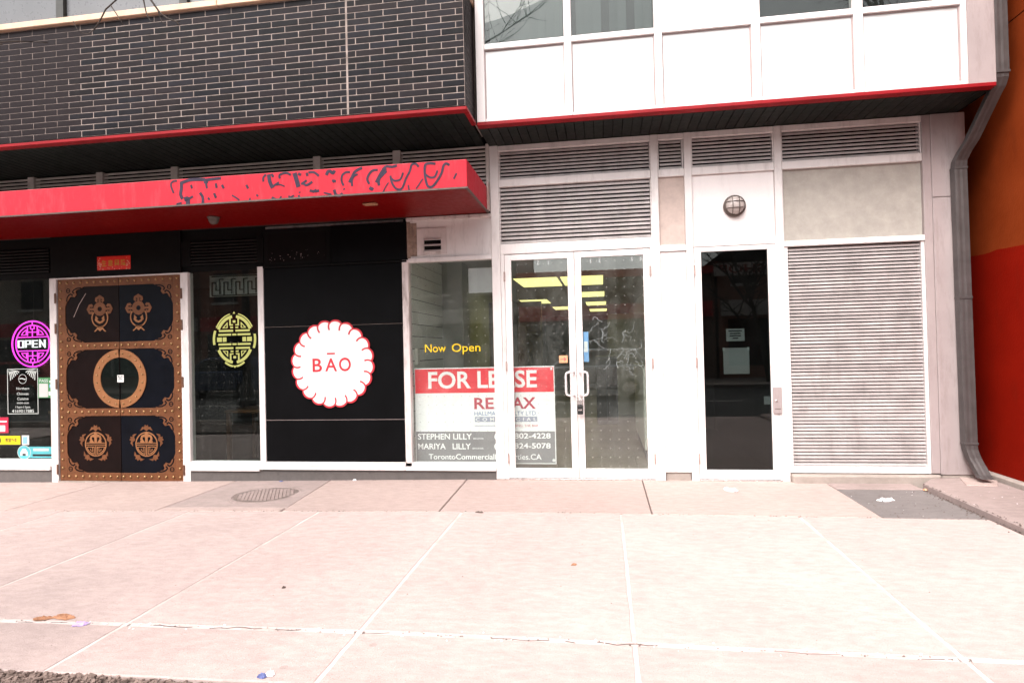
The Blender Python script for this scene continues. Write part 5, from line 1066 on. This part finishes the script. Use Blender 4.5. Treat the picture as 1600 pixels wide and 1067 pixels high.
def droop(mb):
    b0 = Vector((-3.7, -5.2, 3.0))
    mb.tube([b0, (-3.75, -4.9, 4.0), (-3.6, -4.2, 4.75), (-3.38, -3.6, 4.75), (-3.16, -3.3, 4.35), (-3.07, -3.2, 3.95)], 0.045, 6, 0.009)
    tw = [([(-3.16, -3.3, 4.35), (-3.11, -3.2, 4.05), (-3.078, -3.2, 3.95), (-3.056, -3.2, 3.85), (-3.037, -3.2, 3.82)], 0.008),
          ([(-3.16, -3.3, 4.35), (-3.07, -3.2, 4.02), (-3.02, -3.2, 3.94), (-2.95, -3.2, 3.84), (-2.895, -3.2, 3.80), (-2.835, -3.2, 3.775), (-2.81, -3.2, 3.745)], 0.010),
          ([(-2.97, -3.2, 3.87), (-2.965, -3.19, 3.83), (-2.94, -3.2, 3.78), (-2.90, -3.2, 3.76)], 0.005), ([(-3.056, -3.2, 3.85), (-3.03, -3.2, 3.80), (-3.0, -3.2, 3.79)], 0.005),
          ([(-3.30, -3.45, 4.55), (-3.29, -3.25, 4.1), (-3.285, -3.2, 3.972), (-3.37, -3.2, 3.914), (-3.423, -3.2, 3.829), (-3.464, -3.2, 3.78)], 0.009),
          ([(-3.33, -3.2, 3.935), (-3.263, -3.2, 3.836), (-3.235, -3.2, 3.79)], 0.005), ([(-3.464, -3.2, 3.78), (-3.51, -3.2, 3.755), (-3.56, -3.2, 3.765)], 0.005), ([(-3.56, -3.2, 3.765), (-3.60, -3.2, 3.80), (-3.63, -3.2, 3.86)], 0.004), ([(-2.90, -3.2, 3.80), (-2.885, -3.2, 3.82)], 0.006), ([(-2.835, -3.2, 3.775), (-2.80, -3.2, 3.772)], 0.006)]
    for p, r in tw: mb.tube(p, r*0.8, 5, r*0.45)
tree((-3.75, -5.25, -0.08), 8.5, 11, 'bare street tree in the mulch pit whose twigs hang before the brick', 0.9, droop)
tree((5.6, -5.7, 0.05), 9.5, 23, 'bare street tree mirrored in the white panels at the right')
tree((6.5, -18.6, -0.05), 8.0, 31, 'bare street tree across the road mirrored in the single door', lvl=4)

# ================================================================== ACROSS THE ROAD (seen mirrored in the glass)
def shop(x0, x1, h, wall, label, gable=False, band='far_trim', cols=3):
    t = thing('shop_building', ((x0+x1)/2, -22.0, -0.05), label, 'building', 'shops across the road')
    bx('wall', x0, x1-0.05, -30, -22, -0.05, h, wall, t)
    if gable: MB().prism([(x0-0.3, h+0.01), (x1+0.3, h+0.01), ((x0+x1)/2, h+2.6)], -30, -21.7).build('roof', 'far_roof', t)
    else: bx('parapet', x0-0.02, x1-0.07, -30.1, -21.85, h+0.01, h+0.35, band, t)
    w = (x1-x0)/cols
    for f in range(int((h-3.4)//2.7)+1 if h > 5 else 0):
        for i in range(cols):
            a = x0+i*w+w*0.28
            wi = bx('window', a, a+w*0.44, -22.0+0.001, -21.93, 4.2+f*2.7, 5.7+f*2.7, 'far_glass', t); bx('sill', a-0.1, a+w*0.44+0.1, -21.93, -21.8, 4.08+f*2.7, 4.19+f*2.7, 'far_trim', wi)
    bx('fascia', x0+0.1, x1-0.15, -21.99, -21.8, 2.75, 3.45, band, t)
    sw_ = bx('shop_window', x0+0.4, x1-2.0, -21.99, -21.93, 0.5, 2.6, 'far_glass', t); bx('mullion', (x0+x1)/2-0.8, (x0+x1)/2-0.72, -21.929, -21.88, 0.5, 2.6, 'far_trim', sw_)
    d = bx('door', x1-1.7, x1-0.6, -21.99, -21.94, 0.0, 2.5, 'far_roof', t); bx('handle', x1-1.6, x1-1.55, -21.939, -21.88, 1.0, 1.3, 'steel', d)
    return t
shop(-46, -37.5, 7.6, 'far_brick', 'red brick shop at the far left end of the row across the road')
shop(-37.5, -29, 6.4, 'far_stucco', 'beige stucco shop across the road', band='far_sign_red')
shop(-29, -20.5, 8.4, 'far_brick_b', 'tall brown brick shop across the road')
shop(-20.5, -12, 6.2, 'far_brick', 'low red brick shop with red fascia across the road', band='far_sign_red')
shop(-12, -4, 7.8, 'far_grey', 'grey rendered shop across the road')
shop(-4, 5.1, 4.7, 'far_brick_b', 'brown brick shop with red fascia across the road', band='far_sign_red')
gs = shop(5.2, 12.0, 5.25, 'far_brick', 'gabled gift shop across the road', True)
shop(12.6, 20, 7.2, 'far_stucco', 'beige shop right of the gift shop across the road')
sb_ = thing('shop_sign', (7.2, -21.8, 4.5), 'cream GIFT SHOP board across the road mirrored in the single door', 'sign')
bx('board', 5.0, 9.2, -21.78, -21.70, 4.55, 5.12, 'far_sign', sb_)
tx = text('lettering', 'GIFT SHOP', -9.0, -5.2, 4.64, 5.03, 21.69, 'far_letters', None, bold=0.02)
for v in tx.data.vertices: v.co.x *= -1; v.co.y *= -1
tx.location = (7.1, -21.69, tx.location.z); tx.parent = sb_; tx.location = Vector((7.1, -21.69, tx.location.z))-WLOC[sb_.name]
# street lamp by the kerb, mirrored in the middle window
sl = thing('street_lamp', (-8.1, -6.05, -0.1), 'dark cast street lamp post by the kerb mirrored in the middle window', 'street lamp')
MB().lathe([(0.30, 0.0), (0.30, 0.10), (0.22, 0.16), (0.20, 0.55), (0.15, 0.62), (0.14, 0.85), (0.10, 0.95)], (-8.1, -6.05, -0.1), 'z', 16).build('base', 'lamp_pole', sl)
MB().lathe([(0.095, 0.94), (0.07, 5.0), (0.06, 5.6)], (-8.1, -6.05, -0.1), 'z', 12).build('pole', 'lamp_pole', sl); MB().lathe([(0.07, 5.61), (0.20, 5.75), (0.24, 6.1), (0.12, 6.35), (0.02, 6.45)], (-8.1, -6.05, -0.1), 'z', 16).build('lantern', 'far_trim', sl)
# cars on the far side of the road
def build_car(cx0, cy0, paint_, label):
    car = thing('parked_car', (cx0+2.3, cy0-0.9, -0.19), label, 'car', 'cars on the far side of the road')
    zb = -0.19
    prof = [(0.0, 0.45), (0.05, 0.85), (0.25, 0.98), (1.25, 1.06), (4.45, 1.08), (4.6, 0.85), (4.6, 0.42), (4.45, 0.30), (0.15, 0.30)]
    MB().prism([(cx0+x, zb+z) for x, z in prof], cy0-1.8, cy0).build('body', paint_, car, 0.05, smooth=False)
    gh = [(1.1, 1.05), (1.95, 1.56), (2.3, 1.62), (3.9, 1.60), (4.35, 1.07)]
    cabin = MB().prism([(cx0+x, zb+z) for x, z in gh], cy0-1.66, cy0-0.14).build('cabin', paint_, car, 0.04)
    for a in ([(1.32, 1.10), (2.02, 1.50), (2.65, 1.52), (2.65, 1.10)], [(2.75, 1.10), (2.75, 1.52), (3.6, 1.50), (3.6, 1.10)], [(3.7, 1.10), (3.7, 1.49), (3.85, 1.48), (4.15, 1.10)]):
        for y0 in (cy0-0.139, cy0-1.675): MB().prism([(cx0+x, zb+z) for x, z in a], y0, y0+0.014).build('side_window', 'far_glass', cabin)
    for x in (0.85, 3.7):
        for y in (cy0-0.22, cy0-1.58):
            wh = MB().lathe([(0.25, -0.11), (0.33, -0.11), (0.335, 0.0), (0.33, 0.11), (0.25, 0.11)], (cx0+x, y+(0.12 if y > cy0-1 else -0.12), zb+0.335), 'y', 22).build('wheel', 'tyre', car)
            MB().lathe([(0.21, -0.115), (0.23, 0.0), (0.21, 0.115)], (cx0+x, y+(0.12 if y > cy0-1 else -0.12), zb+0.335), 'y', 16).build('rim', 'steel', wh)
    for y in (cy0-0.35, cy0-1.45): bx('headlight', cx0-0.01, cx0+0.12, y-0.15, y+0.15, zb+0.72, zb+0.86, 'steel_pale', car); bx('tail_light', cx0+4.52, cx0+4.62, y-0.12, y+0.12, zb+0.70, zb+0.95, 'tail_red', car)
build_car(-2.9, -13.2, 'car_silver', 'silver estate car on the road mirrored in the double door')
build_car(-17.5, -15.0, 'car_blue', 'dark blue car across the road mirrored in the middle window')
build_car(-27.0, -15.0, 'car_red', 'red car across the road mirrored in the far left window')
